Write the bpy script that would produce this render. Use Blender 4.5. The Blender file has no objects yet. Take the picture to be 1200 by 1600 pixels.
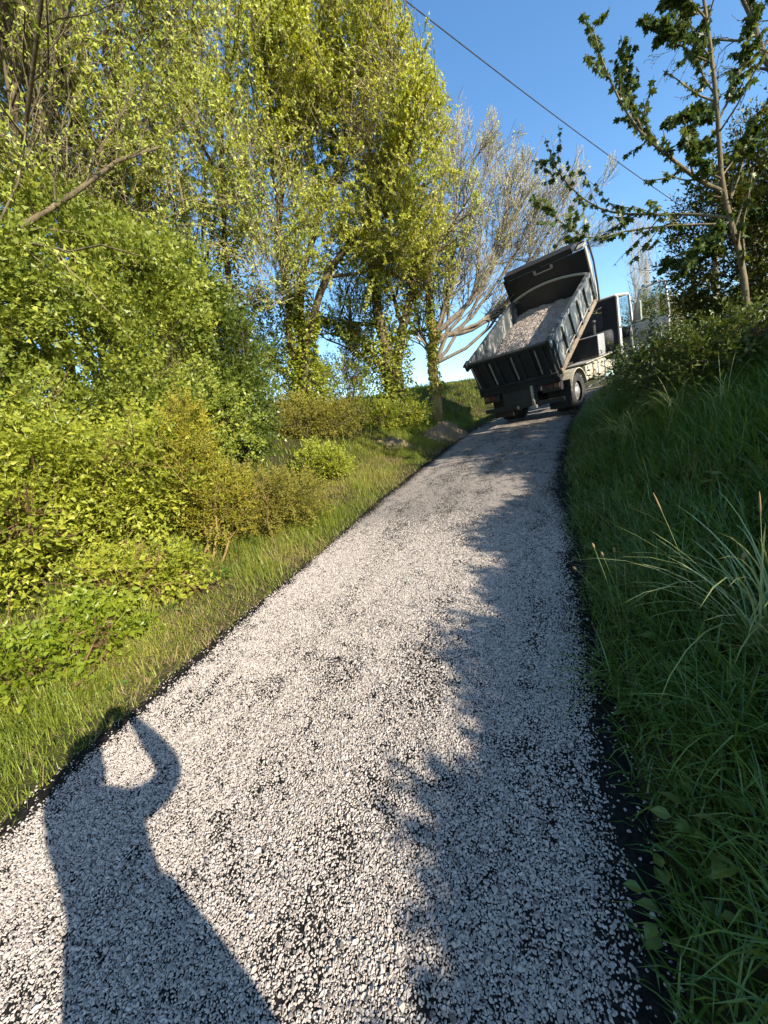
import bpy, bmesh, math
import numpy as np
from mathutils import Vector, Matrix

# ------------------------------------------------------------------ camera, sky, sun, exposure
SC = bpy.context.scene
COL = SC.collection
F_PX = 600.0
CAM = np.array([0.0, 0.0, 1.75])
PITCH, ROLL = math.radians(-10.0), math.radians(10.0)
fwd = np.array([0, math.cos(PITCH), math.sin(PITCH)])
up0 = np.array([0, -math.sin(PITCH), math.cos(PITCH)])
rt0 = np.array([1.0, 0, 0])
RT = rt0 * math.cos(ROLL) - up0 * math.sin(ROLL)
UP = up0 * math.cos(ROLL) + rt0 * math.sin(ROLL)
cd = bpy.data.cameras.new('camera'); cam = bpy.data.objects.new('camera', cd); COL.objects.link(cam)
cd.sensor_fit = 'HORIZONTAL'; cd.sensor_width = 36.0; cd.lens = 18.0
cd.clip_start = 0.02; cd.clip_end = 3000
cam.matrix_world = Matrix(((RT[0], UP[0], -fwd[0], CAM[0]), (RT[1], UP[1], -fwd[1], CAM[1]), (RT[2], UP[2], -fwd[2], CAM[2]), (0, 0, 0, 1)))
SC.camera = cam

SUN_AZ, SUN_EL = math.radians(140.2), math.radians(24.7)
wd = bpy.data.worlds.new('World'); SC.world = wd; wd.use_nodes = True
nt = wd.node_tree; nt.nodes.clear()
sky = nt.nodes.new('ShaderNodeTexSky'); sky.sky_type = 'NISHITA'; sky.sun_disc = False
sky.sun_elevation = SUN_EL; sky.sun_rotation = SUN_AZ
sky.altitude = 50; sky.air_density = 1.0; sky.dust_density = 0.3; sky.ozone_density = 1.5
bg = nt.nodes.new('ShaderNodeBackground'); bg.inputs['Strength'].default_value = 0.15
wo = nt.nodes.new('ShaderNodeOutputWorld')
hsv = nt.nodes.new('ShaderNodeHueSaturation'); hsv.inputs['Saturation'].default_value = 1.22; hsv.inputs['Value'].default_value = 0.98
nt.links.new(sky.outputs[0], hsv.inputs['Color']); nt.links.new(hsv.outputs[0], bg.inputs[0]); nt.links.new(bg.outputs[0], wo.inputs[0])
sd = bpy.data.lights.new('sun', 'SUN'); sd.energy = 5.0; sd.angle = math.radians(0.53); sd.color = (1.0, 0.91, 0.76)
so = bpy.data.objects.new('sun', sd); COL.objects.link(so)
SUNV = np.array([math.sin(SUN_AZ) * math.cos(SUN_EL), math.cos(SUN_AZ) * math.cos(SUN_EL), math.sin(SUN_EL)])
so.rotation_euler = Vector(SUNV).to_track_quat('Z', 'Y').to_euler(); so.location = (8, -10, 14)
SC.view_settings.view_transform = 'Standard'; SC.view_settings.look = 'None'
SC.view_settings.gamma = 1.0; SC.view_settings.use_curve_mapping = False
SC.view_settings.exposure = 1.13

# ------------------------------------------------------------------ small helpers
def ray(px, py):
    d = fwd * F_PX + RT * (px - 600) - UP * (py - 800)
    return d / np.linalg.norm(d)
def at(px, py, dist):
    """point at a known horizontal distance from the camera along a pixel's direction"""
    d = ray(px, py)
    return CAM + d * (dist / math.hypot(d[0], d[1]))
def nrm(a):
    return a / (np.linalg.norm(a, axis=-1, keepdims=True) + 1e-9)
def tag(o, label=None, cat=None, group=None, kind=None):
    if label: o['label'] = label
    if cat: o['category'] = cat
    if group: o['group'] = group
    if kind: o['kind'] = kind
    return o
def empty(name, loc, label, cat, group=None):
    o = bpy.data.objects.new(name, None); COL.objects.link(o); o.location = tuple(float(v) for v in loc)
    o.empty_display_size = 0.2
    return tag(o, label, cat, group)
def link(name, me, parent=None):
    """mesh coordinates are in world space; a parent that is moved gets its inverse applied"""
    o = bpy.data.objects.new(name, me); COL.objects.link(o)
    if parent is not None:
        o.parent = parent
        m = Matrix.Identity(4); p = parent; chain = []
        while p is not None: chain.append(p); p = p.parent
        for q in reversed(chain): m = m @ q.matrix_parent_inverse @ q.matrix_basis
        o.matrix_parent_inverse = m.inverted()
    return o
def fast_mesh(name, V, faces, mat=None, rnd=None, smooth=False):
    """V (n,3); faces: list of int arrays (m,k); rnd: list of float arrays per face block"""
    V = np.ascontiguousarray(V, dtype=np.float32)
    me = bpy.data.meshes.new(name)
    loops = np.concatenate([f.reshape(-1) for f in faces]).astype(np.int32)
    tot = np.concatenate([np.full(len(f), f.shape[1], np.int32) for f in faces])
    st = np.concatenate([[0], np.cumsum(tot)[:-1]]).astype(np.int32)
    me.vertices.add(len(V)); me.vertices.foreach_set('co', V.reshape(-1))
    me.loops.add(len(loops)); me.loops.foreach_set('vertex_index', loops)
    me.polygons.add(len(tot)); me.polygons.foreach_set('loop_start', st); me.polygons.foreach_set('loop_total', tot)
    if rnd is not None:
        a = me.attributes.new('rnd', 'FLOAT', 'FACE'); a.data.foreach_set('value', np.concatenate(rnd).astype(np.float32))
    me.polygons.foreach_set('use_smooth', np.full(len(tot), bool(smooth)))
    me.update(calc_edges=True)
    if mat: me.materials.append(mat)
    return me
_N = {}
def vnoise(x, y, seed=0):
    """smooth value noise in 0..1"""
    if seed not in _N: _N[seed] = np.random.default_rng(1000 + seed).random((256, 256))
    T = _N[seed]
    xi = np.floor(x).astype(int); yi = np.floor(y).astype(int); fx = x - xi; fy = y - yi
    fx = fx * fx * (3 - 2 * fx); fy = fy * fy * (3 - 2 * fy)
    g = lambda i, j: T[i & 255, j & 255]
    return (g(xi, yi) * (1 - fx) + g(xi + 1, yi) * fx) * (1 - fy) + (g(xi, yi + 1) * (1 - fx) + g(xi + 1, yi + 1) * fx) * fy
def fbm(x, y, seed=0, o=3):
    s = 0; a = 0.5; t = 0
    for k in range(o):
        s = s + a * vnoise(x * 2 ** k, y * 2 ** k, seed + k); t += a; a *= 0.5
    return s / t

# ------------------------------------------------------------------ materials
def newmat(name):
    m = bpy.data.materials.new(name); m.use_nodes = True; n = m.node_tree
    b = n.nodes['Principled BSDF']; return m, n, b
def ramp(n, stops):
    r = n.nodes.new('ShaderNodeValToRGB'); e = r.color_ramp.elements
    while len(e) < len(stops): e.new(0.5)
    for i, (p, c) in enumerate(stops):
        e[i].position = p; e[i].color = (*c, 1)
    return r
def noise(n, scale, detail=3, rough=0.55, coord='Object', stretch=None):
    tc = n.nodes.new('ShaderNodeTexCoord'); t = n.nodes.new('ShaderNodeTexNoise')
    t.inputs['Scale'].default_value = scale; t.inputs['Detail'].default_value = detail; t.inputs['Roughness'].default_value = rough
    if stretch:
        mp = n.nodes.new('ShaderNodeMapping'); mp.inputs['Scale'].default_value = stretch
        n.links.new(tc.outputs[coord], mp.inputs[0]); n.links.new(mp.outputs[0], t.inputs['Vector'])
    else: n.links.new(tc.outputs[coord], t.inputs['Vector'])
    return t
def bump(n, b, src, strength, dist=0.01):
    bp = n.nodes.new('ShaderNodeBump'); bp.inputs['Strength'].default_value = strength; bp.inputs['Distance'].default_value = dist
    n.links.new(src, bp.inputs['Height']); n.links.new(bp.outputs[0], b.inputs['Normal']); return bp
def leaf_mat(name, stops, trans=0.35, rough=0.45, patch=0.35, spec=0.35):
    m, n, b = newmat(name)
    at_ = n.nodes.new('ShaderNodeAttribute'); at_.attribute_name = 'rnd'
    t = noise(n, 1.3, 2)
    mx = n.nodes.new('ShaderNodeMath'); mx.operation = 'MULTIPLY_ADD'; mx.inputs[1].default_value = 1 - patch
    m2 = n.nodes.new('ShaderNodeMath'); m2.operation = 'MULTIPLY'; m2.inputs[1].default_value = patch
    n.links.new(t.outputs['Fac'], m2.inputs[0]); n.links.new(at_.outputs['Fac'], mx.inputs[0]); n.links.new(m2.outputs[0], mx.inputs[2])
    r = ramp(n, stops); n.links.new(mx.outputs[0], r.inputs[0])
    n.links.new(r.outputs[0], b.inputs['Base Color']); b.inputs['Roughness'].default_value = rough
    b.inputs['Specular IOR Level'].default_value = spec
    tr = n.nodes.new('ShaderNodeBsdfTranslucent')
    hs = n.nodes.new('ShaderNodeHueSaturation'); hs.inputs['Hue'].default_value = 0.485; hs.inputs['Value'].default_value = 1.25; hs.inputs['Saturation'].default_value = 1.1
    n.links.new(r.outputs[0], hs.inputs['Color']); n.links.new(hs.outputs[0], tr.inputs['Color'])
    ms = n.nodes.new('ShaderNodeMixShader'); ms.inputs[0].default_value = trans
    out = n.nodes['Material Output']
    n.links.new(b.outputs[0], ms.inputs[1]); n.links.new(tr.outputs[0], ms.inputs[2]); n.links.new(ms.outputs[0], out.inputs[0])
    return m
def bark_mat(name, c0, c1, scale=9):
    m, n, b = newmat(name)
    t = noise(n, scale, 5, 0.65, stretch=(1, 1, 0.3)); r = ramp(n, [(0.3, c0), (0.7, c1)])
    n.links.new(t.outputs['Fac'], r.inputs[0]); n.links.new(r.outputs[0], b.inputs['Base Color'])
    b.inputs['Roughness'].default_value = 0.9; b.inputs['Specular IOR Level'].default_value = 0.2
    t2 = noise(n, scale * 4, 4, 0.6, stretch=(1, 1, 0.25)); bump(n, b, t2.outputs['Fac'], 0.7, 0.02)
    return m
def paint_mat(name, base, worn, dirt, wear=0.55, rough=0.5, metallic=0.0, stretch=(1, 1, 1), scale=7, sharp=0.12):
    """vehicle paint with scraped and dusty patches"""
    m, n, b = newmat(name)
    t = noise(n, scale, 7, 0.72, stretch=stretch); r = ramp(n, [(wear, (0, 0, 0)), (wear + sharp, (1, 1, 1))])
    n.links.new(t.outputs['Fac'], r.inputs[0])
    t2 = noise(n, 2.2, 5, 0.6); r2 = ramp(n, [(0.35, (0, 0, 0)), (0.8, (0.75, 0.75, 0.75))]); n.links.new(t2.outputs['Fac'], r2.inputs[0])
    m1 = n.nodes.new('ShaderNodeMixRGB'); m1.inputs[1].default_value = (*base, 1); m1.inputs[2].default_value = (*worn, 1); n.links.new(r.outputs[0], m1.inputs[0])
    m2 = n.nodes.new('ShaderNodeMixRGB'); m2.inputs[2].default_value = (*dirt, 1); n.links.new(r2.outputs[0], m2.inputs[0]); n.links.new(m1.outputs[0], m2.inputs[1])
    n.links.new(m2.outputs[0], b.inputs['Base Color']); b.inputs['Roughness'].default_value = rough; b.inputs['Metallic'].default_value = metallic
    bump(n, b, t.outputs['Fac'], 0.25, 0.01)
    return m
def plain_mat(name, c, rough=0.6, metallic=0.0, var=0.25, scale=12):
    m, n, b = newmat(name)
    t = noise(n, scale, 4); r = ramp(n, [(0.3, tuple(v * (1 - var) for v in c)), (0.7, tuple(min(1, v * (1 + var)) for v in c))])
    n.links.new(t.outputs['Fac'], r.inputs[0]); n.links.new(r.outputs[0], b.inputs['Base Color'])
    b.inputs['Roughness'].default_value = rough; b.inputs['Metallic'].default_value = metallic
    return m
M = {}
M['willow'] = leaf_mat('willow_leaf', [(0.0, (0.13, 0.18, 0.03)), (0.45, (0.335, 0.39, 0.06)), (1.0, (0.58, 0.59, 0.15))], 0.40)
M['willow_gold'] = leaf_mat('willow_young_leaf', [(0.0, (0.17, 0.21, 0.025)), (0.5, (0.37, 0.40, 0.05)), (1.0, (0.58, 0.57, 0.11))], 0.42)
M['dark_shrub'] = leaf_mat('evergreen_leaf', [(0.0, (0.05, 0.08, 0.012)), (0.5, (0.185, 0.225, 0.03)), (1.0, (0.42, 0.43, 0.07))], 0.30, 0.4)
M['ivy_dark'] = leaf_mat('dark_ivy_leaf', [(0.0, (0.025, 0.045, 0.010)), (0.6, (0.085, 0.12, 0.018)), (1.0, (0.21, 0.24, 0.04))], 0.2, 0.35)
M['bramble'] = leaf_mat('bramble_leaf', [(0.0, (0.08, 0.11, 0.014)), (0.5, (0.265, 0.295, 0.03)), (1.0, (0.48, 0.47, 0.07))], 0.32, 0.42)
M['bramble_near'] = leaf_mat('bramble_broad_leaf', [(0.0, (0.09, 0.14, 0.012)), (0.5, (0.18, 0.23, 0.018)), (1.0, (0.27, 0.30, 0.03))], 0.3, 0.38)
M['gorse'] = leaf_mat('gorse_leaf', [(0.0, (0.10, 0.10, 0.012)), (0.5, (0.22, 0.21, 0.018)), (0.85, (0.36, 0.28, 0.018)), (1.0, (0.52, 0.35, 0.012))], 0.25, 0.6)
M['bankleaf'] = leaf_mat('bank_shrub_leaf', [(0.0, (0.03, 0.05, 0.012)), (0.55, (0.075, 0.10, 0.018)), (0.9, (0.15, 0.17, 0.03)), (1.0, (0.20, 0.14, 0.05))], 0.25, 0.4)
M['brownbush'] = leaf_mat('faded_leaf', [(0.0, (0.10, 0.085, 0.02)), (0.5, (0.18, 0.165, 0.022)), (1.0, (0.27, 0.24, 0.03))], 0.25, 0.6)
M['maple'] = leaf_mat('maple_leaf', [(0.0, (0.03, 0.055, 0.014)), (0.5, (0.065, 0.10, 0.02)), (0.9, (0.13, 0.15, 0.025)), (1.0, (0.20, 0.13, 0.025))], 0.32, 0.4)
M['hedge'] = leaf_mat('hedge_leaf', [(0.0, (0.03, 0.045, 0.010)), (0.6, (0.085, 0.095, 0.015)), (1.0, (0.16, 0.14, 0.02))], 0.2, 0.55)
M['blue'] = leaf_mat('blue_green_leaf', [(0.0, (0.04, 0.075, 0.05)), (1.0, (0.11, 0.15, 0.08))], 0.3, 0.5)
M['ivy'] = leaf_mat('ivy_leaf', [(0.0, (0.08, 0.12, 0.014)), (0.5, (0.20, 0.235, 0.024)), (1.0, (0.36, 0.35, 0.05))], 0.25, 0.35)
M['bud'] = leaf_mat('bud', [(0.0, (0.16, 0.13, 0.07)), (0.6, (0.28, 0.24, 0.13)), (1.0, (0.36, 0.22, 0.07))], 0.3, 0.6)
M['farbush'] = leaf_mat('far_leaf', [(0.0, (0.08, 0.08, 0.025)), (0.5, (0.15, 0.15, 0.035)), (1.0, (0.22, 0.20, 0.05))], 0.25, 0.6)
M['goldbush'] = leaf_mat('golden_leaf', [(0.0, (0.14, 0.12, 0.012)), (1.0, (0.30, 0.23, 0.02))], 0.25, 0.6)
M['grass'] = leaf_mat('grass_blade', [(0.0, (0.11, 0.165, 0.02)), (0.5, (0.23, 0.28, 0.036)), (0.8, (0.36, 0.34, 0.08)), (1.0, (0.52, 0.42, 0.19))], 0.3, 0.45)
M['bankgrass'] = leaf_mat('bank_grass_blade', [(0.0, (0.04, 0.095, 0.014)), (0.55, (0.105, 0.185, 0.028)), (0.85, (0.20, 0.28, 0.06)), (1.0, (0.44, 0.44, 0.20))], 0.3, 0.3, spec=.6)  # pale end of the ramp paints highlights onto some blades
M['hillgrass'] = leaf_mat('hill_grass_blade', [(0.0, (0.10, 0.15, 0.014)), (0.6, (0.19, 0.235, 0.025)), (1.0, (0.29, 0.29, 0.05))], 0.35, 0.45)
M['palegrass'] = leaf_mat('pale_grass_blade', [(0.0, (0.20, 0.27, 0.08)), (0.6, (0.36, 0.42, 0.17)), (1.0, (0.58, 0.55, 0.30))], 0.3, 0.4)  # pale blades; near the truck their tone paints sunlit highlights
M['weed'] = leaf_mat('weed_leaf', [(0.0, (0.06, 0.12, 0.02)), (1.0, (0.14, 0.21, 0.035))], 0.25, 0.4)
M['broad'] = leaf_mat('broad_leaf', [(0.0, (0.10, 0.15, 0.03)), (1.0, (0.20, 0.23, 0.05))], 0.25, 0.35)
M['straw'] = leaf_mat('dry_straw', [(0.0, (0.22, 0.15, 0.07)), (1.0, (0.45, 0.33, 0.17))], 0.2, 0.7)
M['bark'] = bark_mat('willow_bark', (0.05, 0.04, 0.024), (0.17, 0.135, 0.08))
M['twig'] = bark_mat('willow_twig_bark', (0.14, 0.115, 0.07), (0.32, 0.26, 0.17))
M['bark_pale'] = bark_mat('pale_twig_bark', (0.30, 0.27, 0.225), (0.54, 0.49, 0.42))
M['bark_gold'] = bark_mat('sunny_trunk_bark', (0.16, 0.10, 0.04), (0.36, 0.25, 0.10), 7)
M['bark_grey'] = bark_mat('grey_limb_bark', (0.09, 0.075, 0.055), (0.25, 0.205, 0.155))
M['cane'] = bark_mat('bramble_cane', (0.10, 0.05, 0.03), (0.26, 0.16, 0.08))
M['bark_dark'] = bark_mat('dark_bark', (0.06, 0.045, 0.03), (0.15, 0.115, 0.075))
M['bark_maple_shade'] = bark_mat('maple_bark_shaded', (0.075, 0.06, 0.035), (0.20, 0.16, 0.095))  # bark darkened to paint shade onto the maple's trunk and limbs
M['wood'] = bark_mat('weathered_post_wood', (0.14, 0.11, 0.07), (0.30, 0.25, 0.17))
# the truck
M['bedpaint'] = paint_mat('worn_blue_black_bed_paint', (0.020, 0.030, 0.036), (0.30, 0.30, 0.28), (0.085, 0.085, 0.08), 0.51, 0.55, 0.0, (1, 1, 0.4), 7, 0.09)
M['gatepaint_wallshade'] = paint_mat('scraped_tailgate_paint_wall_shade', (0.016, 0.018, 0.020), (0.10, 0.095, 0.09), (0.04, 0.036, 0.032), 0.62, 0.5, 0.0, (1, 1, 0.2), 6)  # tailgate paint; on the bed's front wall it stands for shade
M['steelworn'] = paint_mat('scoured_bed_steel', (0.20, 0.18, 0.16), (0.42, 0.38, 0.33), (0.26, 0.22, 0.18), 0.5, 0.45, 0.3, (1, 1, 1), 5)
M['rim_pale'] = paint_mat('scuffed_pale_edge', (0.36, 0.34, 0.29), (0.10, 0.09, 0.08), (0.30, 0.26, 0.2), 0.66, 0.5)
M['white'] = paint_mat('white_cab_paint', (0.60, 0.59, 0.55), (0.30, 0.27, 0.22), (0.36, 0.33, 0.28), 0.60, 0.35)
M['cream'] = paint_mat('dusty_cream_paint', (0.52, 0.48, 0.36), (0.16, 0.13, 0.09), (0.28, 0.24, 0.17), 0.52, 0.5)
M['blacksteel'] = paint_mat('black_chassis_paint', (0.018, 0.018, 0.019), (0.07, 0.06, 0.05), (0.045, 0.04, 0.034), 0.6, 0.55)
M['blackpanel'] = plain_mat('black_headboard_cab_shade', (0.016, 0.017, 0.021), 0.45, 0, 0.3, 4)  # headboard black; on the cab's rear wall it stands for shadow
M['greybox'] = paint_mat('grey_toolbox_paint', (0.30, 0.30, 0.29), (0.12, 0.1, 0.09), (0.22, 0.2, 0.18), 0.64, 0.45)
M['rust'] = paint_mat('rusty_edge', (0.17, 0.13, 0.09), (0.10, 0.055, 0.03), (0.26, 0.21, 0.15), 0.5, 0.8)
M['rubber'] = plain_mat('dusty_tyre_rubber', (0.03, 0.029, 0.028), 0.85, 0, 0.5, 9)
M['rimgrey'] = paint_mat('dusty_wheel_steel', (0.26, 0.27, 0.28), (0.1, 0.08, 0.06), (0.2, 0.18, 0.15), 0.58, 0.5, 0.3)
M['flap'] = plain_mat('mud_flap_rubber', (0.022, 0.022, 0.023), 0.75, 0, 0.4, 6)
M['redlens'] = plain_mat('red_lamp_lens', (0.07, 0.02, 0.018), 0.5)
M['amber'] = plain_mat('amber_lamp_lens', (0.13, 0.07, 0.03), 0.5)
M['chrome'] = plain_mat('bare_metal', (0.5, 0.5, 0.5), 0.3, 0.9)
M['interior'] = plain_mat('dark_cab_interior', (0.03, 0.03, 0.033), 0.8)
def glass_mat(name):
    m, n, b = newmat(name)
    b.inputs['Base Color'].default_value = (0.75, 0.82, 0.8, 1); b.inputs['Roughness'].default_value = 0.05
    tr = n.nodes.new('ShaderNodeBsdfTransparent'); tr.inputs[0].default_value = (0.78, 0.83, 0.82, 1)
    gl = n.nodes.new('ShaderNodeBsdfGlossy'); gl.inputs['Roughness'].default_value = 0.04
    fr = n.nodes.new('ShaderNodeFresnel'); fr.inputs[0].default_value = 1.5
    ms = n.nodes.new('ShaderNodeMixShader'); n.links.new(fr.outputs[0], ms.inputs[0]); n.links.new(tr.outputs[0], ms.inputs[1]); n.links.new(gl.outputs[0], ms.inputs[2])
    n.links.new(ms.outputs[0], n.nodes['Material Output'].inputs[0]); return m
M['glass'] = glass_mat('window_glass')
# chips
def chip_mat():
    m, n, b = newmat('stone_chip')
    a = n.nodes.new('ShaderNodeAttribute'); a.attribute_name = 'rnd'
    r = ramp(n, [(0.0, (0.12, 0.105, 0.095)), (0.2, (0.29, 0.25, 0.22)), (0.6, (0.44, 0.385, 0.34)), (1.0, (0.55, 0.49, 0.43))])
    n.links.new(a.outputs['Fac'], r.inputs[0])
    t = noise(n, 160, 3, 0.6); mx = n.nodes.new('ShaderNodeMixRGB'); mx.blend_type = 'MULTIPLY'; mx.inputs[0].default_value = 0.5
    r2 = ramp(n, [(0.3, (0.7, 0.68, 0.66)), (0.7, (1, 1, 1))]); n.links.new(t.outputs['Fac'], r2.inputs[0])
    n.links.new(r.outputs[0], mx.inputs[1]); n.links.new(r2.outputs[0], mx.inputs[2]); n.links.new(mx.outputs[0], b.inputs['Base Color'])
    b.inputs['Roughness'].default_value = 0.8; b.inputs['Specular IOR Level'].default_value = 0.25
    return m
M['chip'] = chip_mat()
def road_mat():
    m, n, b = newmat('chip_seal_road')
    far = n.nodes.new('ShaderNodeAttribute'); far.attribute_name = 'far'
    bare = n.nodes.new('ShaderNodeAttribute'); bare.attribute_name = 'bare'
    tc = n.nodes.new('ShaderNodeTexCoord')
    vo = n.nodes.new('ShaderNodeTexVoronoi'); vo.feature = 'F1'; vo.inputs['Scale'].default_value = 105; n.links.new(tc.outputs['Object'], vo.inputs['Vector'])
    ve = n.nodes.new('ShaderNodeTexVoronoi'); ve.feature = 'DISTANCE_TO_EDGE'; ve.inputs['Scale'].default_value = 105; n.links.new(tc.outputs['Object'], ve.inputs['Vector'])
    cr = ramp(n, [(0.0, (0.20, 0.175, 0.155)), (0.35, (0.38, 0.33, 0.29)), (1.0, (0.57, 0.505, 0.445))])
    sep = n.nodes.new('ShaderNodeSeparateColor'); n.links.new(vo.outputs['Color'], sep.inputs[0]); n.links.new(sep.outputs[0], cr.inputs[0])
    # a chip is there where the cell's own random value beats the local bareness
    gt = n.nodes.new('ShaderNodeMath'); gt.operation = 'GREATER_THAN'; n.links.new(sep.outputs[1], gt.inputs[0]); n.links.new(bare.outputs['Fac'], gt.inputs[1])
    eg = n.nodes.new('ShaderNodeMath'); eg.operation = 'GREATER_THAN'; eg.inputs[1].default_value = 0.045; n.links.new(ve.outputs['Distance'], eg.inputs[0])
    m1 = n.nodes.new('ShaderNodeMath'); m1.operation = 'MULTIPLY'; n.links.new(gt.outputs[0], m1.inputs[0]); n.links.new(eg.outputs[0], m1.inputs[1])
    m2 = n.nodes.new('ShaderNodeMath'); m2.operation = 'MULTIPLY'; n.links.new(m1.outputs[0], m2.inputs[0]); n.links.new(far.outputs['Fac'], m2.inputs[1])
    tn = noise(n, 40, 4); tar = ramp(n, [(0.3, (0.006, 0.006, 0.006)), (0.62, (0.020, 0.018, 0.016)), (0.8, (0.05, 0.042, 0.034))]); n.links.new(tn.outputs['Fac'], tar.inputs[0])
    mx = n.nodes.new('ShaderNodeMixRGB'); n.links.new(m2.outputs[0], mx.inputs[0]); n.links.new(tar.outputs[0], mx.inputs[1]); n.links.new(cr.outputs[0], mx.inputs[2])
    n.links.new(mx.outputs[0], b.inputs['Base Color']); b.inputs['Roughness'].default_value = 0.85; b.inputs['Specular IOR Level'].default_value = 0.07
    hm = n.nodes.new('ShaderNodeMath'); hm.operation = 'MULTIPLY'; n.links.new(ve.outputs['Distance'], hm.inputs[0]); n.links.new(m2.outputs[0], hm.inputs[1])
    ad = n.nodes.new('ShaderNodeMath'); ad.operation = 'ADD'; n.links.new(hm.outputs[0], ad.inputs[0])
    ts = n.nodes.new('ShaderNodeMath'); ts.operation = 'MULTIPLY'; ts.inputs[1].default_value = 0.45; n.links.new(tn.outputs['Fac'], ts.inputs[0]); n.links.new(ts.outputs[0], ad.inputs[1])
    bump(n, b, ad.outputs[0], 0.9, 0.02)
    return m
M['road'] = road_mat()
def ground_mat():
    m, n, b = newmat('soil_and_thatch')
    t = noise(n, 2.2, 5, 0.65); t2 = noise(n, 28, 4, 0.7)
    r = ramp(n, [(0.25, (0.014, 0.015, 0.008)), (0.5, (0.04, 0.04, 0.016)), (0.75, (0.09, 0.07, 0.035))])
    ad = n.nodes.new('ShaderNodeMath'); ad.operation = 'MULTIPLY_ADD'; ad.inputs[1].default_value = 0.5
    h = n.nodes.new('ShaderNodeMath'); h.operation = 'MULTIPLY'; h.inputs[1].default_value = 0.5
    n.links.new(t2.outputs['Fac'], h.inputs[0]); n.links.new(t.outputs['Fac'], ad.inputs[0]); n.links.new(h.outputs[0], ad.inputs[2]); n.links.new(ad.outputs[0], r.inputs[0])
    n.links.new(r.outputs[0], b.inputs['Base Color']); b.inputs['Roughness'].default_value = 0.95; b.inputs['Specular IOR Level'].default_value = 0.1
    bump(n, b, t2.outputs['Fac'], 0.8, 0.04); return m
M['ground'] = ground_mat()
M['soil'] = paint_mat('dry_clay_soil', (0.17, 0.125, 0.075), (0.30, 0.235, 0.15), (0.10, 0.075, 0.045), 0.5, 0.95, 0, (1, 1, 1), 14, 0.3)

# ------------------------------------------------------------------ road line and terrain
CP = np.array([(-4.6, -8), (-3.2, -4.4), (-2.03, -1.5), (-.925, 1.20), (.255, 3.715), (1.475, 6.11), (3.82, 9.955), (5.3, 11.5), (7.3, 13.0), (9.8, 14.3), (12.8, 15.3), (17, 16.2)], float)
CW = np.array([1.48, 1.48, 1.49, 1.465, 1.375, 1.30, 1.27, 1.3, 1.3, 1.35, 1.4, 1.4])
def catmull(P, n=60):
    P = np.asarray(P, float); Q = np.concatenate([[2 * P[0] - P[1]], P, [2 * P[-1] - P[-2]]]); out = []
    for i in range(1, len(Q) - 2):
        t = np.linspace(0, 1, n, endpoint=False)[:, None]
        out.append(0.5 * ((2 * Q[i]) + (-Q[i - 1] + Q[i + 1]) * t + (2 * Q[i - 1] - 5 * Q[i] + 4 * Q[i + 1] - Q[i + 2]) * t ** 2 + (-Q[i - 1] + 3 * Q[i] - 3 * Q[i + 1] + Q[i + 2]) * t ** 3))
    return np.concatenate(out + [Q[-2][None]])
_c = catmull(np.column_stack([CP, CW]))
_s = np.concatenate([[0], np.cumsum(np.linalg.norm(np.diff(_c[:, :2], axis=0), axis=1))])
SL = np.arange(0, _s[-1], 0.05)
CX = np.interp(SL, _s, _c[:, 0]); CY = np.interp(SL, _s, _c[:, 1]); WD = np.interp(SL, _s, _c[:, 2])
TX = np.gradient(CX, SL); TY = np.gradient(CY, SL); _l = np.hypot(TX, TY); TX /= _l; TY /= _l
NX, NY = TY, -TX                                  # towards the right-hand side
S0 = SL[np.argmin(CX ** 2 + CY ** 2)]             # beside the camera
G28 = (0.158 * math.sin(math.radians(28)), 0.158 * math.cos(math.radians(28)))
ZC = G28[0] * CX + G28[1] * CY
ZC = np.where(ZC > 2.1, 2.1 + 0.6 * (1 - np.exp(-(ZC - 2.1) / 0.6)), ZC)
def cl(s):
    f = lambda A: np.interp(s, SL, A)
    return f(CX), f(CY), f(NX), f(NY), f(WD), f(ZC)
def road_point(s, u):
    x, y, nx, ny, w, z = cl(s)
    return np.stack([x + nx * u, y + ny * u, z - 0.012 * (u / 1.4) ** 2 + 0.012 * (fbm(s * 0.8 + 40, u * 1.1 + 40, 3) - 0.5)], -1)
def su(x, y):
    x = np.asarray(x, float).ravel(); y = np.asarray(y, float).ravel(); S = np.empty_like(x); U = np.empty_like(x); K = np.empty(len(x), int)
    for a in range(0, len(x), 20000):
        b = slice(a, a + 20000)
        d = (x[b, None] - CX[None, ::3]) ** 2 + (y[b, None] - CY[None, ::3]) ** 2
        k = np.argmin(d, 1) * 3; K[b] = k; S[b] = SL[k] + (x[b] - CX[k]) * TX[k] + (y[b] - CY[k]) * TY[k]; U[b] = (x[b] - CX[k]) * NX[k] + (y[b] - CY[k]) * NY[k]
    return S, U, K
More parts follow.
